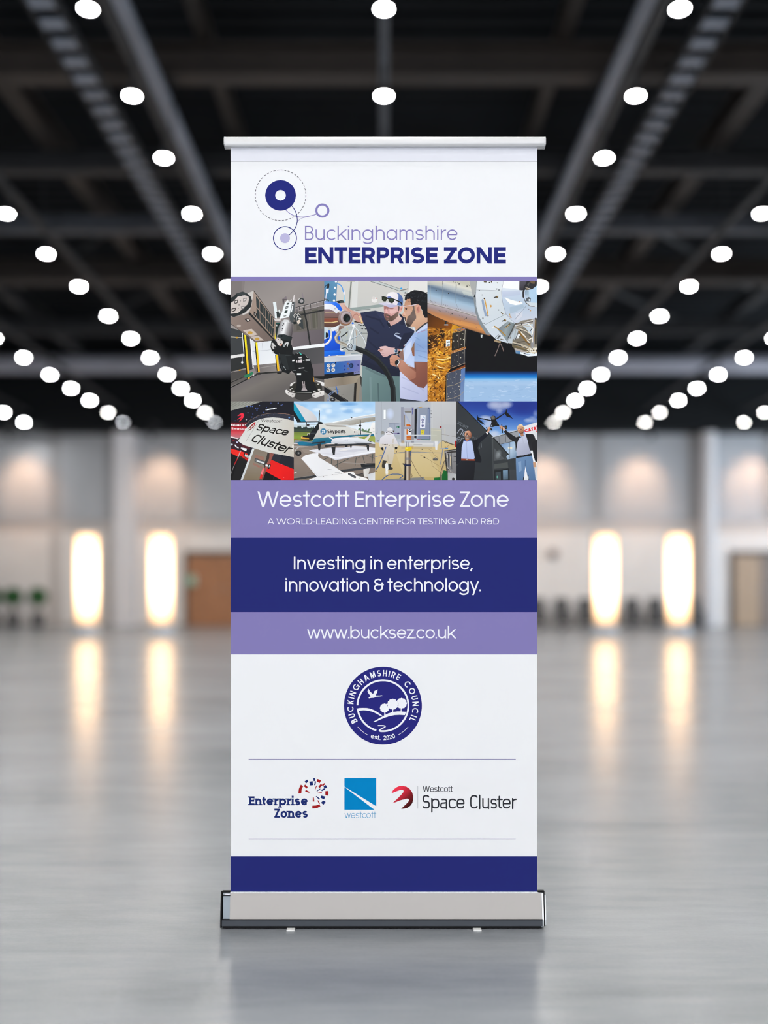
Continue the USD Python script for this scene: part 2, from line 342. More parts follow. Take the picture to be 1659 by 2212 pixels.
def lamp(level, x, y, label, group=None):
    if level not in protos:
        t = thing('pendant_lamp', label, 'ceiling lamp', (x, y, ZL), 0, group)
        obj('reflector', lathe([(.060, -.004), (.065, -.004), (.065, .02), (.045, .07), (.025, .10), (0, .10), (0, .09), (.04, .055), (.060, .012), (.060, -.004)], 24), M['steel'], t, smooth=30)
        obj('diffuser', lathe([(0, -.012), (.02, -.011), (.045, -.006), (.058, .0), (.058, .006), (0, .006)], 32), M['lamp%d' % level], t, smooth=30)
        obj('stem', rod((0, 0, .095), (0, 0, TRACK - ZL), .012), M['steel'], t, smooth=30)
        protos[level] = t
        return t
    return dup(protos[level], (x, y, ZL), 0, label, group or 'high bay lamps')
ORD = ['nearest', 'second', 'third', 'fourth', 'fifth', 'sixth', 'seventh', 'eighth', 'ninth', 'tenth', 'eleventh', 'twelfth', 'thirteenth', 'fourteenth']
for r in range(-4, 5):
    x = math.copysign(rows[abs(r)], r) if r else 0.0
    side = 'left' if r < 0 else 'right'
    seen = 0
    for kk, y in enumerate(DK):
        px, py = CX + x * FPX / y, HZ - 4.45 * FPX / y
        inside = -16 < px < 1675 and not (500 < px < 1159 and 305 < py)
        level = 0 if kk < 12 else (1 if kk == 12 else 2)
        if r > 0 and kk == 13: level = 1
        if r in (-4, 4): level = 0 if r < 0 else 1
        if inside:
            word = {0: 'bright', 1: 'dimmer', 2: 'faint'}[level]
            lamp(level, x, y, '%s round ceiling lamp, %s from the camera in %s' % (word, ORD[seen], ROWNAME[abs(r)].replace('SIDE', side)) if seen else '%s round ceiling lamp, nearest the camera in %s' % (word, ROWNAME[abs(r)].replace('SIDE', side)), 'round ceiling lamps in rows')
            seen += 1
        else:
            lamp(level, x, y, 'round ceiling lamp of the same rows, outside the frame or behind the banner', 'ceiling lamps out of view')
    for y in np.arange(DK[0] - 1.3, -12.5, -1.3):
        lamp(0, x, y, 'round ceiling lamp of the same rows, outside the frame or behind the banner', 'ceiling lamps out of view')

# ------------------------------------------------------------------ lettering: letters drawn as pen strokes
def arc(cx, cy, rx, ry, a0, a1, n=2.0, k=28):
    a = np.radians(np.linspace(a0, a1, k)); c, s = np.cos(a), np.sin(a)
    e = 2.0 / n
    return np.c_[cx + rx * np.sign(c) * np.abs(c) ** e, cy + ry * np.sign(s) * np.abs(s) ** e]
def bez(p0, p1, p2, p3, k=14):
    t = np.linspace(0, 1, k)[:, None]; p0, p1, p2, p3 = map(np.asarray, (p0, p1, p2, p3))
    return (1 - t) ** 3 * p0 + 3 * t * (1 - t) ** 2 * p1 + 3 * t * t * (1 - t) * p2 + t ** 3 * p3
def J(*a): return np.vstack([np.atleast_2d(x) for x in a])
def ess(W, H, h, n, lo=-150, hi=28):
    rx, ry = W / 2 - h, H / 4 - h / 2
    yt, yb = H - h - ry, h + ry
    up, dn = arc(W / 2, yt, rx * .95, ry, hi, 215, n), arc(W / 2, yb, rx, ry, 35, lo, n)
    d = dn[0] - up[-1]
    t1, t2 = up[-1] - up[-2], dn[1] - dn[0]
    L = np.hypot(*d) * .4
    return J(up, bez(up[-1], up[-1] + t1 / np.hypot(*t1) * L, dn[0] - t2 / np.hypot(*t2) * L, dn[0])[1:-1], dn)

def glyph(ch, f):
    "pen strokes and width of one letter; f: C capital height, X small height, A ascender, D descender, w pen, r roundness, k width, slab"
    C, X, A, D, w, n, k = f['C'], f['X'], f['A'], f['D'], f['w'], f.get('r', 2.0), f.get('k', 1.0)
    h = w / 2
    V = lambda x, y0, y1: np.array([[x, y0], [x, y1]], float)
    bw = X * .98 * k                                   # bowl width, outside
    rx, ry = bw / 2 - h, X / 2 - h
    cw = C * .62 * k
    e = w * 2                                          # how far slanting strokes overshoot before they are clipped
    S_, W_, clip = [], 0, (-9e9, 9e9)
    def slant(*pts):
        "a zigzag whose ends overshoot"
        p = [np.array(q, float) for q in pts]
        d0, d1 = p[0] - p[1], p[-1] - p[-2]
        p[0] = p[0] + d0 / np.hypot(*d0) * e; p[-1] = p[-1] + d1 / np.hypot(*d1) * e
        return np.array(p)
    nw = X * .86 * k                                   # n width
    def shoulder(x0, wd):
        r = wd / 2 - h
        return J(arc(x0 + h + r, X - h - min(r, X * .5), r, min(r, X * .5), 180, 0, n), [x0 + wd - h, 0])
    if ch in 'oe' or ch == 'c':
        W_ = bw
        if ch == 'o': S_ = [arc(bw / 2, X / 2, rx, ry, 0, 360, n, 56)]
        elif ch == 'c': S_ = [arc(bw / 2, X / 2, rx, ry, 42, 318, n, 44)]; W_ = bw * .93
        else: S_ = [J([h, X * .5], [bw - h, X * .5]), arc(bw / 2, X / 2, rx, ry, 0, 325, n, 50)]
    elif ch in 'adgqbp':
        W_ = bw + w * .15
        two = f.get('two') and ch == 'a'
        if two:
            W_ = bw * .88
            S_ = [J(arc(W_ / 2, X - h - ry * .55, W_ / 2 - h, ry * .55, 115, 0, n), [W_ - h, 0]), J([W_ - h, X * .60], arc(W_ * .40, X * .31, W_ * .40 - h, X * .31 - h, 90, 270, n), [W_ - h, h])]
        else:
            sx = h if ch in 'bp' else W_ - h
            S_ = [arc(bw / 2 + (w * .15 if ch in 'bp' else 0), X / 2, rx, ry, 0, 360, n, 56)]
            y0, y1 = (D if ch in 'qp' else 0), (A if ch in 'db' else X)
            if ch == 'g': S_.append(J([sx, X], arc(bw / 2, D + h + ry * .62, sx - bw / 2, ry * .62, 0, -158, n)))
            else: S_.append(V(sx, y0, y1))
    elif ch in 'nhu':
        W_ = nw
        if ch == 'u':
            r = nw / 2 - h
            S_ = [J([h, X], arc(h + r, h + min(r, X * .5), r, min(r, X * .5), 180, 360, n)), V(nw - h, 0, X)]
        else: S_ = [V(h, 0, A if ch == 'h' else X), shoulder(0, nw)]
    elif ch == 'm':
        m = nw * .84
        W_ = 2 * m - w; S_ = [V(h, 0, X), shoulder(0, m), shoulder(m - w, m)]
    elif ch == 'r':
        W_ = X * .52 * k; S_ = [V(h, 0, X), arc(h + W_ * .86, X * .52, W_ * .86, X * .48 - h, 180, 92, n, 14)]
    elif ch in 'il':
        W_ = w; S_ = [V(h, 0, X if ch == 'i' else A)]
        if ch == 'i': S_.append(V(h, A - w * 1.15, A))
    elif ch == 't':
        tw = X * .56 * k; W_ = tw; ta = f.get('T', A)
        if f.get('hook'): S_ = [J([tw * .4, ta], [tw * .4, h + X * .25], arc(tw * .4 + X * .24, h + X * .24, X * .24, X * .24, 180, 268, n)), J([0, X - h], [tw, X - h])]
        else: S_ = [V(tw / 2, 0, ta), J([0, X - h], [tw, X - h])]
    elif ch == 's': W_ = X * .78 * k; S_ = [ess(W_, X, h, n)]
    elif ch == 'k':
        W_ = X * .84 * k; S_ = [V(h, 0, A), slant((w, X * .40), (W_ - h * .6, X)), slant((w + (W_ - w) * .28, X * .58), (W_ - h * .3, 0))]; clip = (0, A)
        S_[1][0] = [h, X * .32]; S_[2][0] = [w + (W_ - w) * .22, X * .60]
        S_[1] = np.array([S_[1][0], S_[1][-1]]); kk = box(-99, 0, 999, X); S_ = [S_[0], (S_[1], kk), (S_[2], kk)]
    elif ch in 'vyw':
        W_ = X * (.92 if ch != 'w' else 1.40) * k; clip = (0, X)
        q = h * 1.05
        if ch == 'w': S_ = [slant((q, X), (W_ * .275, -w * .3)), slant((W_ * .275, -w * .3), (W_ * .5, X + w * .2)), slant((W_ * .5, X + w * .2), (W_ * .725, -w * .3)), slant((W_ * .725, -w * .3), (W_ - q, X))]
        elif ch == 'v': S_ = [slant((q, X), (W_ / 2, -w * .2)), slant((W_ / 2, -w * .2), (W_ - q, X))]
        else: S_ = [slant((q, X), (W_ / 2, 0)), slant((W_ - q, X), (W_ / 2 - (W_ / 2 - q) * (-D / X), D))]; clip = (D, X)
        if ch == 'y': S_[0] = np.array([S_[0][0], [W_ / 2, 0]])
    elif ch == 'z': W_ = X * .76 * k; S_ = [J([0, X - h], [W_, X - h]), J([0, h], [W_, h]), (slant((W_ - w * .66, X - h), (w * .66, h)), box(0, 0, W_, X))]
    elif ch in 'ELFTHI':
        W_ = cw * {'E': .92, 'L': .86, 'F': .90, 'T': 1.0, 'H': 1.12, 'I': w / cw}[ch]
        if ch == 'T': S_ = [V(W_ / 2, 0, C), J([0, C - h], [W_, C - h])]
        elif ch == 'H': S_ = [V(h, 0, C), V(W_ - h, 0, C), J([h, C / 2], [W_ - h, C / 2])]
        else:
            S_ = [V(h, 0, C)]
            if ch in 'EF': S_ += [J([h, C - h], [W_, C - h]), J([h, C * .51], [W_ * .93, C * .51])]
            if ch in 'EL': S_.append(J([h, h], [W_, h]))
    elif ch in 'OCG':
        W_ = C * 1.04 * k * f.get('ok', 1.0); a = arc
        R, Q = W_ / 2 - h, C / 2 - h
        if ch == 'O': S_ = [a(W_ / 2, C / 2, R, Q, 0, 360, n, 60)]
        elif ch == 'C': S_ = [a(W_ / 2, C / 2, R, Q, 44, 316, n, 50)]; W_ *= .95
        else: S_ = [J(a(W_ / 2, C / 2, R, Q, 44, 325, n, 50)), J([W_ - h, 0 if not f.get('gspur') else C * .1], [W_ - h, C * .46], [W_ * .55, C * .46])]
    elif ch in 'BDPR':
        W_ = cw * {'B': 1.0, 'D': 1.22, 'P': .98, 'R': 1.02}[ch]
        if ch == 'D': S_ = [V(h, 0, C), J([h, C - h], arc(W_ * .5, C / 2, W_ * .5 - h, C / 2 - h, 90, -90, n, 30), [h, h])]
        else:
            m = C * (.53 if ch == 'B' else .44)
            q = (C - m) / 2 - (h * .5 if ch == 'B' else h * .4)
            W1 = W_ * (.92 if ch == 'B' else 1)
            qt = (C - h - (m if ch == 'B' else m)) / 2
            S_ = [V(h, 0, C), J([h, C - h], arc(W1 - h - qt, C - h - qt, qt, qt, 90, -90, n, 24), [h, C - h - 2 * qt])]
            if ch == 'B': qb = (m - h) / 2; S_.append(J([h, m], arc(W_ - h - qb, h + qb, qb, qb, 90, -90, n, 24), [h, h]))
            if ch == 'R': S_.append((slant((W_ * .52, m + h), (W_ - h * 1.0, 0)), box(-9, 0, 999, m + h * .5)))
    elif ch == 'S': W_ = C * .66 * k; S_ = [ess(W_, C, h, n, -148, 35)]
    elif ch == 'A':
        W_ = C * .88 * k; q = h * 1.15; clip = (0, C)
        S_ = [slant((q, 0), (W_ / 2, C + w * .25)), slant((W_ - q, 0), (W_ / 2, C + w * .25)), J([W_ * .22, C * .30], [W_ * .78, C * .30])]
    elif ch == 'W':
        W_ = C * 1.36 * k; q = h * 1.1; clip = (0, C)
        S_ = [slant((q, C), (W_ * .27, -w * .25)), slant((W_ * .27, -w * .25), (W_ * .5, C + w * .25)), slant((W_ * .5, C + w * .25), (W_ * .73, -w * .25)), slant((W_ * .73, -w * .25), (W_ - q, C))]
    elif ch == 'N': W_ = cw * 1.18; clip = (0, C); S_ = [V(h, 0, C), V(W_ - h, 0, C), slant((h * 1.1, C - h * .2), (W_ - h * 1.1, h * .2))]
    elif ch == 'M': W_ = cw * 1.36; clip = (0, C); S_ = [V(h, 0, C), V(W_ - h, 0, C), slant((h, C - h * .2), (W_ / 2, C * .18)), slant((W_ - h, C - h * .2), (W_ / 2, C * .18))]
    elif ch == 'K': W_ = cw * 1.05; clip = (0, C); S_ = [V(h, 0, C), slant((h, C * .34), (W_ - h, C)), slant((W_ * .36, C * .58), (W_ - h, 0))]; S_[1][0] = [h, C * .34]
    elif ch == 'U': W_ = cw * 1.1; r = W_ / 2 - h; S_ = [J([h, C], arc(W_ / 2, h + r, r, r, 180, 360, n), [W_ - h, C])]
    elif ch == 'Z': W_ = cw * (1.02 if not f.get('slab') else 1.05); S_ = [J([0, C - h], [W_, C - h]), J([0, h], [W_, h]), (slant((W_ - w * .66, C - h), (w * .66, h)), box(0, 0, W_, C))]
    elif ch == '&':
        W_ = C * .80 * k; xc = W_ * .46; b = C * .29
        S_ = [arc(xc, b, W_ * .46 - h, b - h, 15, -270, n, 40), J([xc, 2 * b - h], [W_, 2 * b - h]), J(arc(xc, C * .76, W_ * .34, C * .24 - h, 40, 250, n, 26), [xc, 2 * b - h]), V(xc + W_ * .46 - h, b * .9, 2 * b + w)]
    elif ch == '.': W_ = w * 1.15; S_ = [V(W_ / 2, 0, w * 1.2)]
    elif ch == ',': W_ = w * 1.3; S_ = [J([w * .2, -w * 1.1], [w * 1.1, w * 1.1])]
    elif ch == '-': W_ = C * .36 * k; S_ = [J([0, C * .40], [W_, C * .40])]
    elif ch == '2':
        W_ = C * .58 * k; S_ = [J(arc(W_ / 2, C - h - (W_ / 2 - h), W_ / 2 - h, W_ / 2 - h, 165, -35, n, 24), [h, h], [W_, h])]
    elif ch == '0': W_ = C * .62 * k; S_ = [arc(W_ / 2, C / 2, W_ / 2 - h, C / 2 - h, 0, 360, 2.2, 48)]
    out = []
    cap = f.get('cap', 'flat')
    for st in S_:
        extra = None
        if isinstance(st, tuple): st, extra = st
        closed = len(st) > 20 and np.hypot(*(st[0] - st[-1])) < w * .02
        if closed:
            ring = Polygon(st); g = ring.buffer(h, join_style='mitre').difference(ring.buffer(-h, join_style='mitre'))
        else:
            g = LineString(st).buffer(h, cap_style=cap, join_style='mitre' if cap == 'flat' else 'round', mitre_limit=3)
        out.append(g.intersection(extra) if extra is not None else g)
    g = shapely.union_all(out)
    if clip[0] > -1e8: g = g.intersection(box(-999, clip[0], 9999, clip[1]))
    if f.get('slab'):                                   # slab serifs on the stems
        s, t = f['slab'], f['w'] * .62
        def bar(x, y, up): return box(x - s, y - t if up else y, x + s, y if up else y + t)
        ser = {'n': [(h, 0, 0), (nw - h, 0, 0), (h - s * .45, X, 1)], 'i': [(h, 0, 0), (h - s * .45, X, 1)], 'r': [(h, 0, 0), (h - s * .45, X, 1)], 'p': [(h, D, 0), (h - s * .45, X, 1)],
               'E': [(h - s * .1, 0, 0), (h - s * .1, C, 1)], 't': []}.get(ch, [])
        g = shapely.union_all([g] + [bar(*q) for q in ser])
    return g, W_

LS, LR = 'BDEFHIKLMNPRUbhiklmnpru', 'COGQacdegoqsS&20'
RS, RR = 'HIMNUadghilmnqu', 'BDOGboesS0Rp'
def bear(c, g, left):
    return g if c in (LS if left else RS) else g * .5 if c in (LR if left else RR) else g * .15
def text_shape(text, f, x0, x1, base):
    "letters in photo pixels, y down; the width factor is solved so that the line runs from x0 to x1"
    g = f['g']
    def run(k):
        q = dict(f, k=k); x, out = 0, []
        for i, c in enumerate(text):
            if c == ' ': x += f['space']; continue
            s_, a = glyph(c, q)
            if i: x += bear(c, g, True)
            out.append((s_, x)); x += a
            end = x
            x += bear(c, g, False)
        return out, end
    lo, hi = .45, 1.9
    for _ in range(14):
        mid = (lo + hi) / 2
        if run(mid)[1] > x1 - x0: hi = mid
        else: lo = mid
    return shapely.union_all([affinity.affine_transform(s_, [1, 0, 0, -1, x0 + x, base]) for s_, x in run(lo)[0]])
def text_arc(text, f, cx, cy, R, a0, a1, flip=False):
    "letters around a circle, angles in degrees clockwise from the top"
    gl = [glyph(c, f) if c != ' ' else (None, f['C'] * .5) for c in text]
    wd = [a for _, a in gl]
    tot = math.radians(abs(a1 - a0)) * R
    tr = (tot - sum(wd)) / (len(text) - 1)
    out, s = [], 0
    for (g, a) in gl:
        if g is not None:
            th = a0 + (a1 - a0) * (s + a / 2) / tot
            g = affinity.translate(affinity.scale(g, 1, -1, origin=(0, 0)), -a / 2, 0)
            if flip: g = affinity.translate(g, 0, R); g = affinity.rotate(g, th + 180, origin=(0, 0))
            else: g = affinity.translate(g, 0, -R); g = affinity.rotate(g, th, origin=(0, 0))
            out.append(affinity.translate(g, cx, cy))
        s += a + tr
    return shapely.union_all(out)

# ------------------------------------------------------------------ the roll-up banner
def sheet_xz(p): return (p[:, 0] - CX) * S, HC + (HZ - p[:, 1]) * S
def tri(g):
    v, f = trimesh.creation.triangulate_polygon(g, engine='earcut'); return np.asarray(v), np.asarray(f)
def polys(g): return [q for q in getattr(g, 'geoms', [g]) if q.geom_type == 'Polygon' and q.area > 1e-4] if not g.is_empty else []
def flat(g, layer):
    "a printed shape (photo pixels) as a flat mesh on the sheet; layer: how many ink layers up"
    vs, fs, o = [], [], 0
    for q in polys(g):
        v, f = tri(q.simplify(.02)); vs.append(v); fs.append(f + o); o += len(v)
    p = np.vstack(vs); x, z = sheet_xz(p)
    v = np.c_[x, np.full(len(x), -layer * .00012), z]
    f = np.vstack(fs)
    c = np.cross(v[f[:, 1]] - v[f[:, 0]], v[f[:, 2]] - v[f[:, 0]])
    f = np.where((c[:, 1] > 0)[:, None], f[:, ::-1], f)
    return trimesh.Trimesh(v, f, process=False)
INK = 1.0
def ink(name, h): return mat(name, tuple(lin(hexc(h)) * INK * .93), 0.6, spec=0.05)
K = {'white': mat('banner_film', (.825, .833, .855), .5, spec=0.15), 'navy': ink('navy_ink', '262c74'), 'purple': ink('purple_ink', '877fb8'), 'navy_text': ink('navy_letter_ink', '262c7c'),
     'purple_text': ink('purple_letter_ink', '8880bd'), 'lilac': ink('lilac_ink', 'bdb9dd'), 'white_text': mat('white_letter_ink', (.84, .85, .90), .5, spec=.1), 'dash': ink('grey_dash_ink', '4a4a55'),
     'emblem': ink('emblem_ink', '2a2a7c'), 'blue': ink('blue_logo_ink', '0085c6'), 'bluetext': ink('blue_letter_ink', '2f94c8'), 'red': ink('red_logo_ink', 'a51f22'), 'dnavy': ink('dark_blue_logo_ink', '1c2d6e'),
     'charcoal': ink('charcoal_letter_ink', '303238'), 'rule': ink('rule_line_ink', '5d5b97'), 'grey': ink('grey_line_ink', 'a9acb2'), 'seam': ink('seam_line', 'a4a6ad')}
ban = thing('rollup_banner', 'white and purple roll-up banner stand for an enterprise zone standing on the floor', 'banner stand', (0, DB, 0))
X0, X1 = (498 - CX) * S, (1160.5 - CX) * S
ZT, ZB = HC + (HZ - 312) * S, HC + (HZ - 1930) * S
sheet = obj('banner_sheet', bx(X0, X1, 0, .0006, ZB, ZT), K['white'], ban)
def pr(name, g, k, layer=1, label=None):
    return obj(name, flat(g, layer), K[k] if isinstance(k, str) else k, sheet, label=label)
def ring(cx, cy, r, w): return Point(cx, cy).buffer(r + w / 2, 48).difference(Point(cx, cy).buffer(r - w / 2, 48))
def line(pts, w, cap='flat'): return LineString(pts).buffer(w / 2, cap_style=cap)
# bands
pr('hem_tape', box(498, 316, 1160.5, 347.5), mat('hem_tape_film', (.76, .77, .84), .5, spec=.15), 1, 'pale lilac hem tape under the top rail')
pr('seam_line', box(498, 347.5, 1160.5, 349), 'seam', 1)
pr('printed_band', box(498, 598, 1160.5, 607), 'purple', 1, 'thin purple band above the photos')
pr('printed_band', box(498, 1037, 1160.5, 1162), 'purple', 1, 'purple band with the zone title')
pr('printed_band', box(498, 1162, 1160.5, 1322), 'navy', 1, 'navy band with the slogan')
pr('printed_band', box(498, 1322, 1160.5, 1413.5), 'purple', 1, 'purple band with the web address')
pr('printed_band', box(498, 1849.5, 1160.5, 1930), 'navy', 1, 'plain navy band at the foot')
# round logo with the dashed ring
dash = [line(arc(606, 422, 54.6, 54.6, a, a + 4.9, 2, 4), 1.2) for a in np.arange(0, 360, 360 / 44.0)]
pr('dashed_ring', shapely.union_all(dash), 'dash')
pr('logo_disc', ring(606, 422, 22.2, 21.6), 'navy_text', 1, 'navy ring with a white hole')
pr('logo_ring', ring(696.3, 454.8, 13.0, 4.6), 'purple_text', 1, 'small purple ring')
pr('logo_ring', ring(615.6, 514.5, 24.8, 1.9), 'navy_text', 1, 'thin navy ring')
pr('logo_dot', Point(615.6, 514.5).buffer(10.6, 32), 'lilac')
pr('logo_curve', shapely.union_all([line(bez((617, 453), (632, 469), (650, 474), (684, 462.5), 24), 1.5), line(bez((643, 480), (646, 473.5), (652, 470.5), (660, 469.6), 12), .7)]), 'purple_text')
pr('logo_curve', line(J(bez((629.5, 444), (640, 455), (643, 468), (642, 480), 14), bez((641.5, 481), (640, 493), (632, 501), (624, 508.5), 14)), 1.6), 'navy_text', 2)
# titles
F1 = dict(g=2.6, C=30.6, X=23.2, A=30.6, D=-8.5, w=2.75, k=1.02, space=10)
pr('lettering', text_shape('Buckinghamshire', F1, 658.8, 988.3, 518.6), 'purple_text', 1, 'purple county name')
F2 = dict(g=2.5, C=35, X=26, A=35, D=-8, w=7.9, k=1.16, ok=.80, space=12.3)
pr('lettering', text_shape('ENTERPRISE ZONE', F2, 659, 1092.8, 568.9), 'navy_text', 1, 'bold navy ENTERPRISE ZONE')
F3 = dict(g=2.6, C=33.4, X=26.0, A=34.4, D=-9.6, w=3.9, k=.98, space=9.5, T=34.4)
pr('lettering', text_shape('Westcott Enterprise Zone', F3, 556, 1099, 1094.9), 'white_text', 2, 'white zone title')
F4 = dict(g=1.6, C=13.6, X=10, A=13.6, D=-3, w=1.55, k=.98, space=4.4)
pr('lettering', text_shape('A WORLD-LEADING CENTRE FOR TESTING AND R&D', F4, 577.8, 1078, 1132.9), 'white_text', 2, 'small white subtitle')
F5 = dict(g=2.1, C=27.6, X=21.6, A=28.5, D=-8.0, w=3.35, k=.96, space=7.2, T=28.4)
pr('lettering', text_shape('Investing in enterprise,', F5, 634.8, 1020.5, 1230.2), 'white_text', 2, 'first line of the white slogan')
pr('lettering', text_shape('innovation & technology.', F5, 616.5, 1039, 1277.3), 'white_text', 2, 'second line of the white slogan')
F6 = dict(g=1.8, C=26.5, X=20.0, A=27.5, D=-8, w=2.9, k=1.0, space=9)
pr('lettering', text_shape('www.bucksez.co.uk', F6, 663.5, 984.5, 1379.2), 'white_text', 2, 'white web address')
pr('rule_line', box(537, 1639.6, 1114, 1640.9), 'rule'); pr('rule_line', box(537, 1811.4, 1114, 1812.7), 'rule')
# council emblem, read off in a 7.54 times enlargement
def Z(pts, x0=720, y0=1420, k=7.541):
    a = np.array(pts.split() if isinstance(pts, str) else pts, float).reshape(-1, 2) / k
    return a + [x0, y0]
EC = Z('808 788')[0]
pr('emblem_disc', Point(*EC).buffer(84.1, 96), 'emblem', 1, 'round navy council emblem')
er = 54.9
ew = [line(arc(EC[0], EC[1], er, er, 181.5, 465, 2, 120), 3.9), line(arc(EC[0], EC[1], er, er, 105, 174, 2, 60), 3.9)]
ew[1] = line(arc(EC[0], EC[1], er, er, 105, 172, 2, 50), 3.9)
ew[0] = line(arc(EC[0], EC[1], er, er, 181, 457, 2, 120), 3.9)
ew.append(Polygon(Z('375 835 420 826 480 822 545 824 610 838 680 868 740 905 802 952 760 950 700 915 640 888 570 868 500 862 415 868')))
ew.append(Polygon(Z('640 1055 700 1020 760 985 830 945 890 915 960 892 1040 880 1100 880 1182 888 1166 942 1080 936 1000 940 920 956 830 985 740 1025 690 1048')))
for cx_, cy_, r_, dx in ((834, 826, 65, 0), (968, 765, 78, 0), (1112, 748, 76, 0)):
    bumps = [Point(*Z([cx_ + r_ * .86 * math.cos(a), cy_ + r_ * .86 * math.sin(a)])[0]).buffer(r_ * .20 / 7.541 * 1.5) for a in np.arange(0, 6.28, 6.2832 / 12)]
    crown = shapely.union_all(bumps + [Point(*Z([cx_, cy_])[0]).buffer(r_ * .9 / 7.541)])
    if r_ == 65: crown = crown.difference(Point(*Z('968 765')[0]).buffer(90 / 7.541))
    if r_ == 76: crown = crown.difference(Point(*Z('968 765')[0]).buffer(92 / 7.541))
    ew.append(crown)
for s in ('832 880 846 880 850 950 828 950', '962 835 975 835 976 900 960 900', '1098 815 1110 815 1111 890 1097 890'): ew.append(Polygon(Z(s)))
ew.append(Polygon(Z('572 508 602 560 648 598 668 548 722 520 716 560 690 620 760 622 780 614 808 626 780 634 700 640 660 658 620 660 580 668 572 654 612 630 574 590 556 552')))
ew.append(line(J(bez(*Z('725 1112 800 1108 870 1112 835 1140')), bez(*Z('835 1140 780 1160 748 1185 748 1195')), bez(*Z('750 1196 770 1212 800 1208 860 1200'))), 2.5))
pr('emblem_picture', shapely.union_all(ew), 'white_text', 2, 'white hills, trees and flying bird in a ring')
F7 = dict(C=13.4, X=9, A=13, D=-3, w=2.3, k=.93)
pr('lettering', text_arc('BUCKINGHAMSHIRE COUNCIL', F7, EC[0], EC[1], 63.8, -121.5, 118.5), 'white_text', 2, 'white council name round the emblem')
F8 = dict(C=9.8, X=7.6, A=10, D=-2, w=1.75, k=1.0)
pr('lettering', text_arc('est. 2020', F8, EC[0], EC[1], 74.2, 201.5, 158.5, True), 'white_text', 2, 'white founding year under the emblem')
pr('emblem_dash', shapely.union_all([line(arc(EC[0], EC[1], 71, 71, a, a + 22, 2, 14), .9) for a in (40, 118)]), 'white_text', 2)
# slab-lettered logo with the burst of blocks
F9 = dict(g=1.6, C=19.2, X=14.6, A=20.5, D=-5.2, w=4.1, k=1.0, slab=4.2, space=6, T=18.5, hook=True)
pr('lettering', text_shape('Enterprise', F9, 538.5, 664.8, 1739.4), 'dnavy', 1, 'slab lettering, upper word')
pr('lettering', text_shape('Zones', F9, 592.5, 664.8, 1766.3), 'dnavy', 1, 'slab lettering, lower word')
BR, BB = [], []
def B(s): return Polygon(Z(s, 520, 1650, 5.3516))
for s in ('667 342 672 290 695 240 722 258 705 295 700 342', '728 258 744 238 776 268 764 286', '752 300 797 324 793 334 744 322', '886 174 930 192 914 222 880 206', '898 264 926 230 944 246 912 280', '938 244 966 222 977 234 952 256',
          '874 250 882 254 862 300 854 296', '884 336 936 326 938 336 886 343', '978 316 1012 312 1014 342 1010 368 978 362', '834 386 844 386 852 436 832 436', '884 424 896 422 916 458 908 466', '827 484 870 482 910 466 922 494 880 512 827 516'): BR.append(B(s))
for s in ('738 204 768 182 782 206 755 226', '792 208 832 200 836 246 803 250', '840 166 860 166 858 200 842 200', '856 202 872 204 862 248 850 246', '956 262 984 244 1000 272 970 288', '928 302 966 282 974 298 938 316', '876 316 918 284 922 292 880 322',
          '922 392 932 366 976 378 964 412', '868 376 878 372 916 402 906 416', '928 450 952 424 982 440 956 474'): BB.append(B(s))
pr('logo_blocks', shapely.union_all(BR), 'red', 1, 'red blocks of the burst'); pr('logo_blocks', shapely.union_all(BB), 'dnavy', 1, 'blue blocks of the burst')
# blue square with the white ray
sq = shapely.union_all([B('1199 164 1566 164 1566 490 1199 263'), B('1199 268 1546 531 1199 531')])
pr('logo_square', sq, 'blue', 1, 'blue square split by a white ray')
F10 = dict(g=1.0, C=13, X=10.6, A=14, D=-3, w=1.05, k=.98, T=14)
pr('lettering', text_shape('westcott', F10, 744.3, 812.4, 1767.1), 'bluetext', 1, 'thin blue lettering under the square')
# red swirl and dark lettering
sw = Polygon(Z('133 330 150 296 182 266 220 248 256 246 296 254 334 278 362 314 378 360 378 400 366 440 344 470 312 492 276 502 240 504 290 456 316 432 329 412 327 398 314 390 300 391 240 406 143 443 200 388 246 342 268 314 267 298 252 290 236 291 180 310', 820, 1650, 5.184)).buffer(.5).buffer(-.5)
n_ = {'g': ('geometry', {}), 's': ('separate_xyz', {}), 'a': ('math', dict(math_type='subtract')), 'm': ('map_range', dict(from_min=sheet_xz(np.array([[880., 1743.]]))[1][0] - sheet_xz(np.array([[880., 1743.]]))[0][0], to_min=0.0,
      from_max=sheet_xz(np.array([[866., 1700.]]))[1][0] - sheet_xz(np.array([[866., 1700.]]))[0][0], to_max=1.0)),
      'r': ('rgb_ramp', dict(ramp=[(0.0, tuple(lin(hexc('3f0608')))), (.35, tuple(lin(hexc('7c121b')))), (.7, tuple(lin(hexc('c8243a')))), (1.0, tuple(lin(hexc('e8304a'))))])), 'p': ('principled_bsdf', dict(roughness=.5, specular_ior_level=.12))}
swm = usdkit.material(stage, '/World/Looks/red_fade_ink', n_, [('g.position', 's.vector'), ('s.z', 'a.value1'), ('s.x', 'a.value2'), ('a.value', 'm.value'), ('m.result', 'r.fac'), ('r.color', 'p.base_color')], surface='p.BSDF')
pr('logo_swirl', sw, swm, 1, 'red to maroon swirl')
pr('logo_divider', box(902.2, 1697.5, 903.1, 1746.5), 'grey')
F11 = dict(g=0.9, C=13.6, X=10.2, A=13.2, D=-3, w=1.55, k=.80, r=2.6, T=13.0, hook=True, cap='round')
pr('lettering', text_shape('Westcott', F11, 913, 978, 1710.8), 'charcoal', 1, 'small dark lettering beside the swirl')
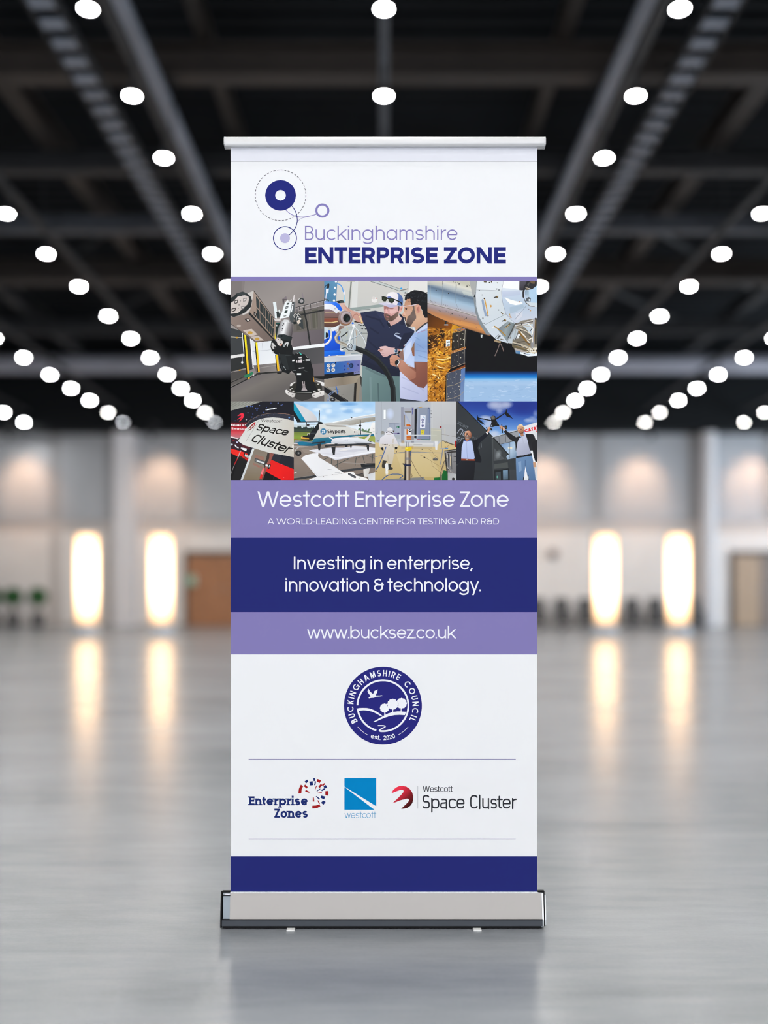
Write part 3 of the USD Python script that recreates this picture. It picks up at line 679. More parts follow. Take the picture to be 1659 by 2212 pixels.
F12 = dict(g=1.9, C=29, X=21.2, A=28.5, D=-7.5, w=3.15, k=.86, r=3.0, two=True, T=26, hook=True, cap='round', space=9.8, ok=.72)
pr('lettering', text_shape('Space Cluster', F12, 912.5, 1115, 1746.5), 'charcoal', 1, 'large dark lettering beside the swirl')

# hardware
alu = mat('satin_aluminium', (.60, .605, .62), .42, metal=.6)
dk = mat('dark_grey_plastic', (.058, .066, .080), .45, spec=.3)
rz0, rz1 = HC + (HZ - 319.5) * S, HC + (HZ - 297.5) * S
rx0, rx1 = (485 - CX) * S, (1177.5 - CX) * S
pf = [(-.0125, rz0 + .004), (-.0135, rz0 + .010), (-.0125, rz0 + .020), (-.0085, rz1 - .002), (-.003, rz1), (.006, rz1), (.012, rz1 - .004), (.014, rz0 + .012), (.012, rz0 + .002), (.006, rz0), (.0012, rz0), (.0012, rz0 + .008), (-.0012, rz0 + .008), (-.0012, rz0), (-.009, rz0)]
obj('top_rail', prism_x(pf, rx0 + .003, rx1 - .003), mat('pale_satin_aluminium', (.66, .66, .675), .45, metal=.25), ban, smooth=40)
for a, b in ((rx0, rx0 + .004), (rx1 - .004, rx1)): obj('rail_end_cap', prism_x([(p[0] * 1.03, p[1]) for p in pf[:11]], a, b), mat('pale_end_cap', (.60, .60, .62), .5) if a < 0 else '/World/Looks/pale_end_cap', ban)
obj('support_pole', cat([rod((0, .03, .05), (0, .03, rz0 + .01), .008), rod((0, .03, rz0 + .012), (0, .008, rz0 + .012), .006)]), alu, ban, smooth=30)
def zz(py): return HC + (HZ - py) * S
bl, br = (478 - CX) * S, (1178.5 - CX) * S
zt, zm, zb, zf = zz(1927), zz(1983), zz(1996), zz(2003)
# cassette: the front leans forward towards the floor
obj('cassette', prism_x([(-.012, zb - .004), (-.0125, zm), (-.004, zt - .001), (.004, zt), (.012, zt + .001), (.04, zt - .016), (.09, .05), (.105, .03), (.11, .006), (0, .006)], bl + .006, br - .010), mat('blue_grey_metal', (.30, .34, .38), .4, metal=.3), ban, smooth=40)
obj('front_plate', prism_x([(-.0056, zt), (-.0152, zm), (-.0125, zm), (-.001, zt)], (498 - CX) * S, (1169 - CX) * S), mat('warm_satin_aluminium', (.47, .445, .43), .5, metal=.15), ban, label='warm grey front plate below the print')
obj('edge_strip', prism_x([(-.0045, zt + .0012), (-.0045, zt - .0006), (.002, zt - .0006), (.002, zt + .0012)], (498 - CX) * S, (1164 - CX) * S), K['white_text'], ban, label='thin white edge between print and front plate')
obj('lower_bar', prism_x([(-.016, zm), (-.0165, zb), (.0, zb), (.0, zm)], bl + .004, (1170 - CX) * S), dk, ban)
obj('gasket', prism_x([(-.0172, zm + .0022), (-.0175, zm), (-.012, zm), (-.012, zm + .0022)], bl + .001, (1170 - CX) * S), M['black'], ban)
obj('base_shadow_strip', prism_x([(-.0150, zb), (-.0150, .003), (.10, .003), (.10, zb)], bl + .006, br - .014), M['black'], ban)  # black strip standing in for the shadow under the cassette
# left end: black outlined end frame, right end: bright end cap with black strips
def slab_yz(poly, x0, x1): return prism_x(poly, x0, x1)
obj('end_frame', cat([prism_x([(-.0180, zm + .002), (-.0060, zt + .004), (.006, zt + .002), (.09, .045), (.10, .004), (-.0170, .004), (-.0185, zb)], bl, bl + .0035),
     cbx(bl + .0035, (498 - CX) * S, -.0062, .004, zt + .0005, zt + .0042, .0006), cbx(bl + .0045, (498.5 - CX) * S, -.0085, -.0030, zt - .0085, zt - .0060, .0006)]), M['black'], ban, label='black left end frame')
obj('end_glint', bx(bl + .010, (497.5 - CX) * S, -.0068, -.004, zt - .0055, zt - .0030), K['white_text'], ban)
e0 = (1169.5 - CX) * S
obj('end_cap', prism_x([(-.0160, zb), (-.0155, zm), (-.0045, zt - .002), (.006, zt - .002), (.09, .045), (.10, .01), (0, .006)], e0, e0 + .0045), M['chrome'], ban, label='bright right end cap')
obj('end_strip', prism_x([(-.0165, zb), (-.0160, zm), (-.006, zt + .004), (.006, zt + .003), (.09, .048), (.10, .006), (0, .004)], e0 + .0045, e0 + .0075), M['black'], ban)
obj('end_hook', cbx((1161 - CX) * S, e0 + .0075, -.0058, .004, zt + .0005, zt + .0050, .001), M['black'], ban)
obj('outer_cap', prism_x([(-.0150, zb + .002), (-.0145, zm), (-.006, zt - .006), (.004, zt - .008), (.09, .040), (.10, .02), (0, .014)], e0 + .0075, e0 + .0105), M['chrome'], ban)
for px in (630, 1029):
    x = (px - CX) * S
    obj('foot', cbx(x - .0115, x + .0115, -.034, .13, 0, .0042, .0012), M['white'], ban, label='small white swivel foot')

# ------------------------------------------------------------------ the seven printed photos: flat colour shapes, cut into one another so that each print is one sheet of ink
def pts(s): return np.array(s.split() if isinstance(s, str) else s, float).reshape(-1, 2)
class Print:
    "a printed picture; shapes are given in enlarged coordinates: pixel = origin + value / scale"
    def __init__(self, x0, y0, x1, y1):
        self.frame = box(x0, y0, x1, y1); self.p = []; self.fr(0, 0, 1)
    def fr(self, x0, y0, k): self.x0, self.y0, self.k = x0, y0, k
    def px(self, s): return pts(s) / self.k + [self.x0, self.y0]
    def put(self, g, c, alpha=1.0):
        g = g.intersection(self.frame)
        if g.is_empty: return
        if not g.is_valid: g = g.buffer(0)
        b = g.bounds; keep, new = [], []
        for q, m, w in self.p:
            if w[2] <= b[0] or w[0] >= b[2] or w[3] <= b[1] or w[1] >= b[3] or not q.intersects(g): keep.append((q, m, w)); continue
            for d in polys(q.difference(g)): keep.append((d, m, d.bounds))
            if alpha < 1:
                for d in polys(q.intersection(g)): new.append((d, m * (1 - alpha) + c * alpha, d.bounds))
        if alpha >= 1 or not self.p: new = [(d, c, d.bounds) for d in polys(g)]
        self.p = keep + new
    def grad(self, c0, c1, p0, p1):
        p0, p1 = np.asarray(p0), np.asarray(p1); d = p1 - p0; g = d / (d @ d)
        dc = c1 - c0
        return np.stack([c0 - dc * (g @ p0), dc * g[0], dc * g[1]], 1)
    def paint(self, g, col, alpha=1.0, along=None):
        if isinstance(col, str):
            cs = col.split('>')
            if len(cs) == 1: self.put(g, np.stack([hexc(col), np.zeros(3), np.zeros(3)], 1), alpha); return
            a = self.px(along); n = len(cs) - 1
            d = a[1] - a[0]; u = d / np.hypot(*d); v = np.array([-u[1], u[0]])
            for i in range(n):
                t0, t1 = a[0] + d * i / n, a[0] + d * (i + 1) / n
                lo, hi = (-900 if i == 0 else 0), (np.hypot(*d) / n + (900 if i == n - 1 else 0))
                strip = Polygon([t0 + u * lo + v * 900, t0 + u * hi + v * 900, t0 + u * hi - v * 900, t0 + u * lo - v * 900])
                # outside the two end colours the colour stays
                if i == 0:
                    s0 = Polygon([t0 + u * -900 + v * 900, t0 + v * 900, t0 - v * 900, t0 + u * -900 - v * 900]); self.put(g.intersection(s0), np.stack([hexc(cs[0]), np.zeros(3), np.zeros(3)], 1), alpha)
                if i == n - 1:
                    s1 = Polygon([t1 + v * 900, t1 + u * 900 + v * 900, t1 + u * 900 - v * 900, t1 - v * 900]); self.put(g.intersection(s1), np.stack([hexc(cs[-1]), np.zeros(3), np.zeros(3)], 1), alpha)
                mid = Polygon([t0 + v * 900, t1 + v * 900, t1 - v * 900, t0 - v * 900])
                self.put(g.intersection(mid), self.grad(hexc(cs[i]), hexc(cs[i + 1]), t0, t1), alpha)
    def F(self, col, s, alpha=1.0, along=None):
        g = Polygon(self.px(s)); self.paint(g if g.is_valid else g.buffer(0), col, alpha, along)
    def L(self, col, w, s, alpha=1.0, cap='round'): self.paint(LineString(self.px(s)).buffer(w / 2 / self.k, cap_style=cap, quad_segs=3), col, alpha)
    def E(self, col, x, y, rx, ry=None, rot=0, alpha=1.0, along=None):
        g = affinity.rotate(affinity.scale(Point(0, 0).buffer(1, 8), rx / self.k, (ry or rx) / self.k), rot)
        c = self.px([x, y])[0]; self.paint(affinity.translate(g, *c), col, alpha, along)
    def soft(self, col, x, y, rx, ry, rot=0, a=.5, n=9):
        for i in range(n): self.E(col, x, y, rx * (1 - i / n * .85), ry * (1 - i / n * .85), rot, 1 - (1 - a) ** (1.0 / n))
    def T(self, col, text, f, x0, x1, base, rot=0, shear=0):
        p = self.px([x0, base, x1, base])
        g = text_shape(text, f, p[0][0], p[1][0], p[0][1])
        if shear: g = affinity.skew(g, xs=shear, origin=tuple(p[0]))
        if rot: g = affinity.rotate(g, rot, origin=tuple(p[0]))
        self.paint(g, col)
    def build(self, label):
        V, Fc, C, o = [], [], [], 0
        for q, m, _ in self.p:
            try: v, f = tri(q)
            except Exception: continue
            if not len(f): continue
            c = np.clip(m[:, 0] + v @ m[:, 1:].T, 0, 255)
            V.append(v); Fc.append(f + o); C.append(lin(c)); o += len(v)
        p = np.vstack(V); x, z = sheet_xz(p); f = np.vstack(Fc)
        v = np.c_[x, np.full(len(x), -.00012), z]
        n = np.cross(v[f[:, 1]] - v[f[:, 0]], v[f[:, 2]] - v[f[:, 0]])
        f = np.where((n[:, 1] > 0)[:, None], f[:, ::-1], f)
        q = usdkit.mesh(stage, numbered(path(sheet), 'printed_photo'), trimesh.Trimesh(v, f, process=False), PHOTO)
        UsdGeom.PrimvarsAPI(q).CreatePrimvar('ink', Sdf.ValueTypeNames.Color3fArray, 'vertex').Set(Vt.Vec3fArray.FromNumpy((np.vstack(C) * .95).astype(np.float32)))
        keys(q.GetPrim(), label=label)
PHOTO = usdkit.material(stage, '/World/Looks/photo_ink', {'a': ('attribute', dict(attribute='ink')), 'p': ('principled_bsdf', dict(roughness=.5, specular_ior_level=.12))}, [('a.color', 'p.base_color')], surface='p.BSDF')

# 1: robot arm holding a satellite box
P = Print(498, 607, 700.4, 867.3)
P.fr(490, 590, 7.541); F, L, E = P.F, P.L, P.E
F('8c8583>99918d>8b8381', '50 100 1600 100 1600 2100 50 2100', 1, '400 125 900 900')
F('7d7573', '50 100 240 100 250 300 200 330 50 400'); F('847c7a', '240 100 300 100 270 320 240 320')
F('7f7577', '1000 900 1600 880 1600 1160 1060 1200'); F('756c70>635b60', '1060 960 1600 900 1600 1150 1080 1205', 1, '1060 900 1600 1150')
F('6a645f', '1090 640 1600 520 1600 910 1080 970'); F('57544d', '1130 660 1260 630 1280 900 1140 940'); F('5c5a50', '1380 600 1480 580 1480 880 1400 900')
for x in (1180, 1340, 1440, 1530): L('7c766c', 22, '%d 640 %d 900' % (x, x + 20), .5)
L('2d2d2e', 26, '1150 690 1600 600'); L('3a3839', 9, '1120 560 1600 440'); L('b5aeb0', 8, '1130 572 1600 452')
for x in (1180, 1260, 1360, 1465, 1570): L('3f3c3d', 10, '%d %d %d %d' % (x, 545 - (x - 1180) * .25, x + 8, 640 - (x - 1180) * .25))
L('a59c9e', 10, '1180 612 1600 520'); L('262828', 26, '1250 570 1300 800 1356 1160')
F('f1f3f4', '1075 1205 1600 1140 1600 1196 1080 1254'); F('47484a>545254', '1050 1256 1600 1197 1600 1470 1380 1482 1050 1400', 1, '1100 1250 1500 1450')
F('6a6164', '1370 1485 1600 1466 1600 1690 1390 1695'); F('1b1c1c', '1400 1684 1600 1676 1600 1734 1400 1738')
F('6b6467>77716c>625d5b', '50 1860 500 1640 900 1600 1588 1738 1600 1738 1600 2100 50 2100', 1, '300 1650 500 2090')
F('3b3e40', '50 890 270 950 300 1310 50 1340'); L('c9c0b0', 8, '50 1038 290 1052'); E('c99a30', 165, 1052, 22, 14)
F('e6e4e2', '50 1345 300 1308 302 1350 50 1392'); F('2a2c2d', '50 1392 320 1355 345 1540 50 1610'); L('8f8a85', 6, '50 1615 340 1540'); E('d19a28', 212, 1582, 20, 13)
F('4b4846', '50 1625 350 1560 370 1705 50 1850'); F('5d5855', '50 1760 360 1660 370 1705 50 1850'); L('2c2b2a', 14, '50 1790 370 1650'); L('242424', 18, '50 1870 510 1640')
F('eeeeee', '246 975 262 975 290 1310 272 1310'); L('dcdcdc', 10, '248 1365 250 1440'); E('e6e6e6', 250, 1455, 18, 20)
F('3e3f42', '310 1010 380 1050 425 1560 350 1600')
F('dde0e6>eceef0', '376 1060 800 1090 836 1462 430 1502', 1, '400 1100 800 1400'); L('b9bcc4', 6, '400 1282 800 1240'); L('c3c6cc', 6, '575 1140 585 1260'); F('f2f2f2', '376 1070 398 1070 440 1545 420 1548')
F('6b6462>8e8784', '430 1502 836 1462 856 1600 480 1620', 1, '430 1600 800 1480'); L('a59f9b', 14, '540 1545 800 1500', .6); L('2b2b29', 24, '490 1636 900 1606'); F('1d1d1d', '500 1640 560 1632 560 1650 510 1656'); F('1d1d1d', '820 1622 900 1612 890 1640 820 1640')
for s, b in (('283 1005 312 1010 375 1716 342 1722', '258 1000 286 1005 346 1722 322 1712'), ('468 1130 497 1125 538 1612 511 1618', '452 1130 470 1130 514 1618 496 1612'), ('800 1330 829 1325 856 1590 824 1596', '786 1330 802 1330 826 1596 812 1590')):
    F('141414', b); F('f6e31c>f3ab1a', s, 1, '400 1150 400 1750')
F('f0dc1e', '776 960 786 960 796 1080 770 1080')
F('2a7a56', '268 1672 420 1606 430 1640 350 1705 300 1700'); E('dedede', 432, 1662, 10, 16)
# satellite box
F('cdc7c2', '330 330 430 290 446 306 405 540 356 645 250 690'); F('a38f83>94806f', '440 288 800 780 778 1068 357 652 400 540', 1, '450 400 780 900')
L('2b2725', 9, '438 288 800 782')
tt = [0, .19, .355, .50, .63, .745, .85, .95]
A_, B_ = pts('470 372 800 792'), pts('488 722 772 1056')
for i in range(7):
    for r0, r1 in ((0, .47), (.535, 1)):
        q = []
        for t_, r_ in ((tt[i] + .012, r0), (tt[i + 1] - .014, r0), (tt[i + 1] - .014, r1), (tt[i] + .012, r1)):
            a_, b_ = A_[0] + (A_[1] - A_[0]) * t_, B_[0] + (B_[1] - B_[0]) * t_; q += list(a_ + (b_ - a_) * r_)
        F('2c3436' if (i + (r0 > 0)) % 2 else '343c3d', q)
F('8e7d74>83726a>75665f', '50 715 110 715 240 690 357 655 800 1085 470 1126 50 812', 1, '100 750 600 1080'); L('4a423d', 8, '50 815 470 1126 740 1096')
F('1f2122', '352 640 378 640 840 1150 800 1180 770 1100 358 668')
F('262b2c', '55 405 110 380 160 330 260 300 330 330 390 380 412 450 392 550 300 640 190 690 110 716 55 690'); F('3a4142', '160 335 260 303 330 332 300 350 180 372')
F('d8cec9>cbbfb9', '55 492 110 456 180 380 290 360 350 375 362 420 345 500 260 580 180 650 55 662', 1, '100 400 300 600')
for s, c in (('115 450 185 430 180 482 150 500 118 492', '4a4442'), ('265 412 325 400 315 455 265 470', '8d8784'), ('76 580 150 560 140 612 80 640', '39322f'), ('230 542 295 534 280 580 235 592', '918b88'), ('190 502 215 498 215 526 190 528', '9a928e')):
    F(c, s); g = Polygon(pts(s)).buffer(-14); F('ddd5d0', np.array(g.exterior.coords)[:-1].ravel()) if g.area > 60 else None
for x, y in ((192, 362), (278, 342), (188, 574), (222, 454)): E('2a2a2a', x, y, 6)
F('1e1e1e', '285 745 350 735 392 780 330 796'); F('d9d0cb', '322 756 352 750 366 774 338 782'); F('1b1b1b', '440 620 490 665 476 722 438 682'); F('d0c8c2', '452 652 470 660 470 690 452 680')
F('cbbcb2', '262 935 405 908 502 1000 385 1032'); E('c79c45', 378, 972, 42, 25); F('c6b8ae', '385 1036 512 1018 606 1096 470 1102'); E('bf9540', 496, 1072, 36, 22); E('b5a79e', 195, 858, 34, 20)
# tool head
P.fr(560, 610, 11.85)
F('e4ecee', '350 512 430 495 462 780 452 922 400 912 390 780'); F('31393a', '440 760 500 740 548 760 540 880 460 912 448 860'); F('dfe3e3', '488 722 520 690 548 760 520 805'); L('3a3f40', 14, '430 770 480 750')
F('80757b', '596 420 690 352 712 440 600 452'); F('5f585a', '590 425 710 432 690 462 645 462 628 570 604 560')
F('eff3f4', '650 540 700 470 842 512 768 872 690 905 512 932 590 750'); L('b3b8ba', 9, '650 540 520 925')
F('353c3c', '705 530 776 520 766 562 700 576'); F('565d5d', '680 615 750 600 735 665 664 682'); F('c9cfcf', '694 632 730 624 720 656 690 660'); F('30403b', '655 722 730 710 715 776 640 792'); F('8b8f8f', '620 852 700 836 690 866 625 882')
F('62676a>4c5153', '840 512 924 500 905 700 872 1060 790 1000 770 880', 1, '820 600 900 900'); L('eef0f0', 26, '850 610 826 750'); F('2c3031', '840 510 880 510 880 560 840 560'); F('e8e8e8', '842 560 880 556 876 580 842 584')
F('ddd6d6', '860 440 890 316 906 322 892 492 850 492'); F('d2cccc', '770 475 830 425 822 470 800 490'); F('cfc8c8', '900 450 926 420 920 492 898 492'); F('e9eaea', '680 490 730 445 760 460 720 500')
F('8b8187', '1084 250 1108 262 1140 402 1100 404'); E('363c3d', 1080, 478, 78, 80); F('2b3031', '1000 500 1130 540 1125 556 1000 532'); E('a39d9f', 1082, 478, 44, 46); F('c9c4c4', '1000 440 1020 410 1050 400 1040 420 1012 460')
F('d8d0ce', '372 930 560 924 542 988 402 992'); F('1c2827', '428 1030 540 1024 505 1170 440 1420 420 1400 424 1100'); F('0e5c50', '430 1030 530 1030 520 1056 436 1058'); E('cfd6d6', 448, 1100, 14, 24)
F('3a4042', '910 790 1000 768 1062 830 1060 960 1112 940 1134 1208 1000 1092 930 1000 885 935'); F('6a6668', '930 690 990 680 1000 760 930 770')
for s in ('930 840 1010 800 960 900 950 970', '900 900 880 840 930 800', '1000 870 1040 900 1080 940', '1030 820 1060 840'): L('dfdad6', 13, s)
F('d9cbbd', '958 990 1030 948 1062 1020 992 1082'); F('e8e4e0', '1000 905 1080 930 1060 960 1010 930'); F('202627', '870 1010 940 1000 960 1060 880 1074')
body = '560 1010 640 950 760 960 872 1090 862 1200 822 1484 720 1502 560 1442 448 1384 470 1250 510 1100'
F('757476>c9c9cb>f3f3f4>9b9798>6d6769>4b4547', body, 1, '480 1200 860 1300'); F('d9d9da', '600 1010 650 955 730 965 790 1040 700 1010')
F('2a3335>1f2729', '456 1390 500 1332 640 1328 760 1370 848 1400 822 1490 720 1503 560 1444', 1, '500 1350 760 1480'); F('11181a', '548 1345 600 1345 592 1400 556 1400')
for x, y in ((626, 1062), (600, 1100), (596, 1190), (582, 1226)): E('1f1f22', x, y, 15, 13)
F('141819', '560 1440 720 1500 820 1484 800 1600 840 1778 430 1778 470 1560')
F('d6cfcb', '428 1452 478 1410 612 1512 602 1560 556 1645 516 1625 468 1580')
for x, y in ((490, 1462), (530, 1496), (540, 1560)): E('2b2826', x, y, 13)
F('c9672d', '546 1585 574 1558 582 1622 548 1645'); F('d8d6d5', '296 1562 340 1532 432 1640 424 1702 350 1778 298 1722')
# black arm and foot
P.fr(580, 730, 13.825)
F('55504e', '640 1440 830 1340 1390 1320 1640 1420 1640 1560 1300 1690 800 1660 610 1560', .5); F('2d2c26', '640 1440 830 1330 1390 1320 1592 1400 1592 1560 1300 1690 800 1660 620 1560')
F('2a2928', '780 1640 1320 1640 1290 1800 1000 1890 780 1800', .75)
F('131618', '90 80 150 60 260 200 330 260 600 110 700 220 722 330 712 460 780 500 830 432 880 462 1100 492 1250 660 1305 860 1345 980 1350 1290 1400 1400 1460 1560 1300 1640 830 1640 780 1560 830 1480 840 1330 832 1200 780 1060 740 1040 690 980 600 1085 520 1044 420 1020 330 870 290 500 200 482 100 392 60 260')
F('252a2c', '300 480 690 500 700 960 560 940 400 760 330 520'); F('1a1e20', '520 540 700 540 800 960 620 960'); L('3d4345', 14, '320 460 350 700 420 940'); L('484d4f', 10, '500 520 640 512')
F('cac8c7', '95 152 130 140 232 262 200 300 140 342 88 260'); F('2a2a2a', '170 250 240 262 200 330 150 300')
for x, y in ((100, 182), (110, 240), (160, 275)): E('333333', x, y, 10)
F('c9c6c4', '110 400 140 395 150 430 120 440'); F('cfcfcf', '480 152 590 110 602 152 572 262 490 202'); F('1a1d1e', '520 190 560 170 552 240 530 236'); F('9aa0a2', '440 200 500 180 490 260 440 280')
for x in (445, 470, 500): L('8e9496', 22, '%d %d %d %d' % (x, 845 + (x - 445) * 1.5, x + 20, 870 + (x - 445) * 1.5))
F('f0f0f0', '702 662 780 650 776 692 712 702'); F('c9c0c2>e4dadd', '820 680 990 640 1002 742 832 742', 1, '820 680 1000 700'); F('d6d0d2', '890 582 990 556 992 602 910 606'); F('101214', '858 655 880 650 880 740 862 744')
F('3fbfae', '908 432 940 424 998 496 962 502'); L('cfcac8', 12, '830 440 880 470'); L('b9b9b9', 12, '1030 682 1110 662'); L('d0d0d0', 18, '1120 650 1235 640'); L('d0d0d0', 16, '1120 685 1235 680'); L('a8a8a8', 10, '1100 500 1140 560 1160 590')
F('dad5d5', '902 892 1072 880 1060 902 910 922'); F('f3f3f3', '850 1052 972 1052 972 1106 850 1106'); L('8a8f90', 8, '730 980 820 970'); L('4a4f50', 12, '1040 960 1180 1020')
F('b0a5a6>8d8283>b8adae', '1000 1300 1082 1300 1102 1480 1162 1572 980 1572 1022 1480', 1, '1040 1300 1060 1572'); F('16191a', '1030 1290 1062 1290 1050 1370 1036 1370')
L('a9a9a4', 13, '820 1626 1285 1636'); F('cf9024', '1322 1160 1346 1160 1372 1312 1345 1302')
F('e9e6e3>cfc9c5', '498 1562 540 1540 650 1632 812 1660 782 1750 720 1782 560 1692 510 1640', 1, '520 1560 700 1780'); F('eeebe7>d0cac6', '1300 1672 1580 1580 1680 1580 1680 1700 1400 1792 1310 1752', 1, '1400 1620 1440 1790')
F('e4e1de', '638 1402 680 1350 795 1310 802 1330 722 1380 702 1432 652 1442'); F('e6e3e0', '1388 1282 1440 1268 1680 1340 1680 1432 1592 1432 1560 1342')
for x, y, r in ((655, 1545, 26), (740, 1595, 30), (1370, 1605, 40), (1510, 1545, 40), (700, 1510, 20), (1480, 1380, 24)): E('c9c6c1', x, y, r, r * .75)
for x, y in ((600, 1640), (720, 1695), (1360, 1715), (1550, 1650)): E('8f8a86', x, y, 22, 14)
P.build('printed photo of a robot arm carrying a long satellite box')

# 2: two engineers at a test rig
P = Print(700.4, 607, 923.4, 867.3)
P.fr(690, 590, 6.9125); F, L, E = P.F, P.L, P.E
F('d6d3cb>c9c9c6>b6b8b6', '0 0 1700 0 1700 2000 0 2000', 1, '800 120 700 1200')
F('d9dad7', '490 100 580 100 562 520 478 520'); F('c9c8c4', '580 100 1320 100 1300 520 562 520', .5); L('7f837d', 22, '474 130 450 400 440 520'); F('b9b79f', '420 100 530 100 530 130 420 130')
L('93a09c', 44, '430 545 700 515 960 478'); L('66716e', 9, '540 560 760 540'); L('c3cac8', 32, '740 100 1040 200 1310 290'); L('5d625f', 7, '720 110 1050 215 1200 270'); L('6d7270', 6, '830 105 1200 235')
L('9a9a97', 9, '1325 100 1322 262'); L('74736f', 12, '1200 262 1300 240 1320 232'); E('2b9fe4', 1223, 230, 17, 14); E('ebe8e5', 822, 400, 44, 42); E('d9d4d0', 808, 372, 26, 20); E('c0563a', 848, 378, 7)
F('e3e2de', '1330 100 1620 100 1620 320 1330 300'); L('3c3432', 14, '1560 300 1620 290')
F('b5b8b6', '560 770 760 800 720 1100 540 1100'); F('8f9290', '620 890 720 890 720 910 620 906')
for x, y in ((590, 770), (622, 778), (660, 780), (600, 828), (640, 830), (690, 832)): E('3a3d40', x, y, 14, 10)
F('4a7ea4>5f92b6', '60 100 270 100 246 452 60 440', 1, '70 400 260 150')
for x, y in ((246, 126), (232, 220), (226, 318), (218, 410)): E('6f8ea6', x + 6, y + 6, 18); E('f2f6fa', x, y, 16)
L('1f2226', 9, '60 225 100 185 128 165'); L('26282b', 32, '134 172 128 215'); F('e4e9f1', '98 240 142 232 132 300 96 300'); L('dfe3ef', 13, '104 300 98 350 92 410'); L('1f2226', 9, '60 385 110 390 140 418'); E('2a2d30', 76, 395, 14, 20)
L('3f92de', 13, '270 158 310 172 340 215 358 282'); L('f2f2f4', 12, '360 290 366 318'); L('8bcfee', 11, '368 325 376 430'); E('e6e2ea', 372, 295, 16, 22)
# rig
F('86707a>7a5a50>5a3a30', '60 535 200 540 300 590 330 720 270 810 60 800', 1, '150 540 150 800'); F('8a4a38', '60 680 280 670 260 725 60 730'); L('43312e', 9, '60 658 290 662'); L('dacfae', 10, '90 582 290 578'); L('8a6a3a', 8, '60 596 280 594'); L('e2c78c', 14, '60 736 180 738 270 722')
F('8fb0f2>2a74ee>0f62e6', '60 418 200 428 262 440 302 470 348 546 322 570 285 548 240 492 170 456 60 456', 1, '80 440 330 540'); F('f0f1f6>dfe2ea', '60 458 170 460 240 496 296 562 252 606 215 566 150 540 60 540', 1, '80 480 260 580'); E('b0b4bc', 232, 530, 14, 9)
F('9a6238', '300 742 350 780 420 780 470 740 480 700 300 690'); E('7b5c52', 388, 672, 107, 114); E('a18f8d>8a706a>93633f', 388, 668, 104, 112, along='340 580 420 780'); E('b5a6aa>a08f8e', 400, 668, 84, 92, along='360 600 440 740'); E('8c7a78', 408, 672, 60, 68); E('0c1113', 408, 672, 53, 60); E('1c2a2c', 425, 690, 26, 30)
F('7c574a>9c857c', '300 786 372 786 366 852 286 846', 1, '290 850 370 800'); F('d9d8d6', '262 842 345 868 334 912 256 890'); F('b0aca6', '262 868 340 892 334 912 256 890')
F('0a55dc>1257d8>0746c4', '60 845 232 862 312 960 306 1142 60 1162', 1, '100 900 250 1150'); F('e3e7ec', '170 826 290 778 276 832 200 872'); F('c9d6e0', '60 800 130 820 140 960 60 1000'); E('14181f', 106, 926, 28, 40); F('a9cfe2', '72 880 96 880 92 960 72 966'); E('0b2f5c', 118, 988, 9)
L('d8d6d2', 30, '60 1076 120 1048 160 1000 178 940 172 850'); L('f2f1ee', 12, '60 1070 118 1040 154 996 170 940'); F('1f78ee>0f62dc', '60 1160 300 1142 382 1162 378 1216 60 1248', 1, '100 1160 120 1240'); L('0a3f9c', 6, '60 1162 300 1150'); E('dfe8f6', 150, 1232, 14, 5); E('dfe8f6', 265, 1228, 14, 5)
F('b3b9b8', '312 842 420 800 560 790 610 830 560 1180 320 1170 312 960'); F('c5cbcb', '440 850 560 840 540 1100 430 1060')
for c, w, s in (('8f8676', 50, '296 880 244 960 262 1016 330 1052 410 1080'), ('b8b2a6', 26, '290 880 238 962 258 1020 330 1060 410 1088'), ('d8d4cc', 8, '282 885 230 965 252 1022'), ('2a2c2e', 16, '328 950 420 880'), ('5f6a72', 7, '330 960 345 1010'), ('6f7f8c', 8, '380 1020 470 990 560 950 640 880'), ('e9ecf0', 14, '520 800 470 930 440 1040'), ('f6f6f6', 9, '500 830 480 900 455 1000'),
               ('8f9aa2', 11, '505 850 512 1100 500 1130'), ('b79a82', 9, '545 850 556 960 556 1170'), ('7d868c', 10, '530 850 530 1120'), ('d9c95a', 6, '405 800 420 850'), ('d9d25a', 6, '408 905 408 930'), ('dfe3e6', 9, '530 805 590 870 660 980 700 1080 716 1180'), ('8a9098', 7, '590 860 680 990'), ('c9d2da', 8, '590 930 470 980')): L(c, w, s)
E('1f6fe0', 498, 748, 15, 15); E('f0f0f0', 508, 786, 18, 22); F('2a2a2c', '520 715 620 725 620 738 520 735'); E('b8bfc6', 478, 1100, 64, 52); E('e2e8ec', 440, 1070, 26, 30); E('545d66', 446, 1092, 24, 30); E('ccd4da', 450, 1094, 15, 20); L('2f353a', 9, '462 1050 492 1080 480 1130'); F('9fb0bd', '510 1068 545 1080 540 1150 500 1140'); F('dfe8ee', '505 1075 520 1080 512 1130 500 1125')
L('3a4046', 9, '390 1110 430 1150 500 1160'); E('dfe3e6', 330, 1140, 26, 18); L('23282c', 12, '330 1130 380 1110'); F('c9ced0', '380 1216 560 1190 640 1222 378 1240'); F('8f9ca0', '470 1190 560 1188 590 1206 470 1212')
P.fr(690, 590, 6.9125)
F('9b9790>88857f', '60 1700 640 1600 640 1920 60 1920', 1, '100 1700 300 1920'); F('c3c3bb', '612 1370 690 1385 640 1560 612 1520'); L('8a8378', 9, '618 1362 690 1330 716 1250')
F('d2d6dd>b9bfca>cfd2d8', '60 1252 640 1222 642 1292 60 1336', 1, '60 1290 640 1250'); L('e6e8ec', 8, '60 1256 640 1226')
F('1c62ae>3a66ae>7472ae', '60 1337 616 1298 602 1492 60 1512', 1, '80 1420 610 1400'); F('8a5a44', '410 1340 440 1340 440 1370 410 1370', .7); E('8a6a50', 430, 1425, 18, 14, 0, .7)
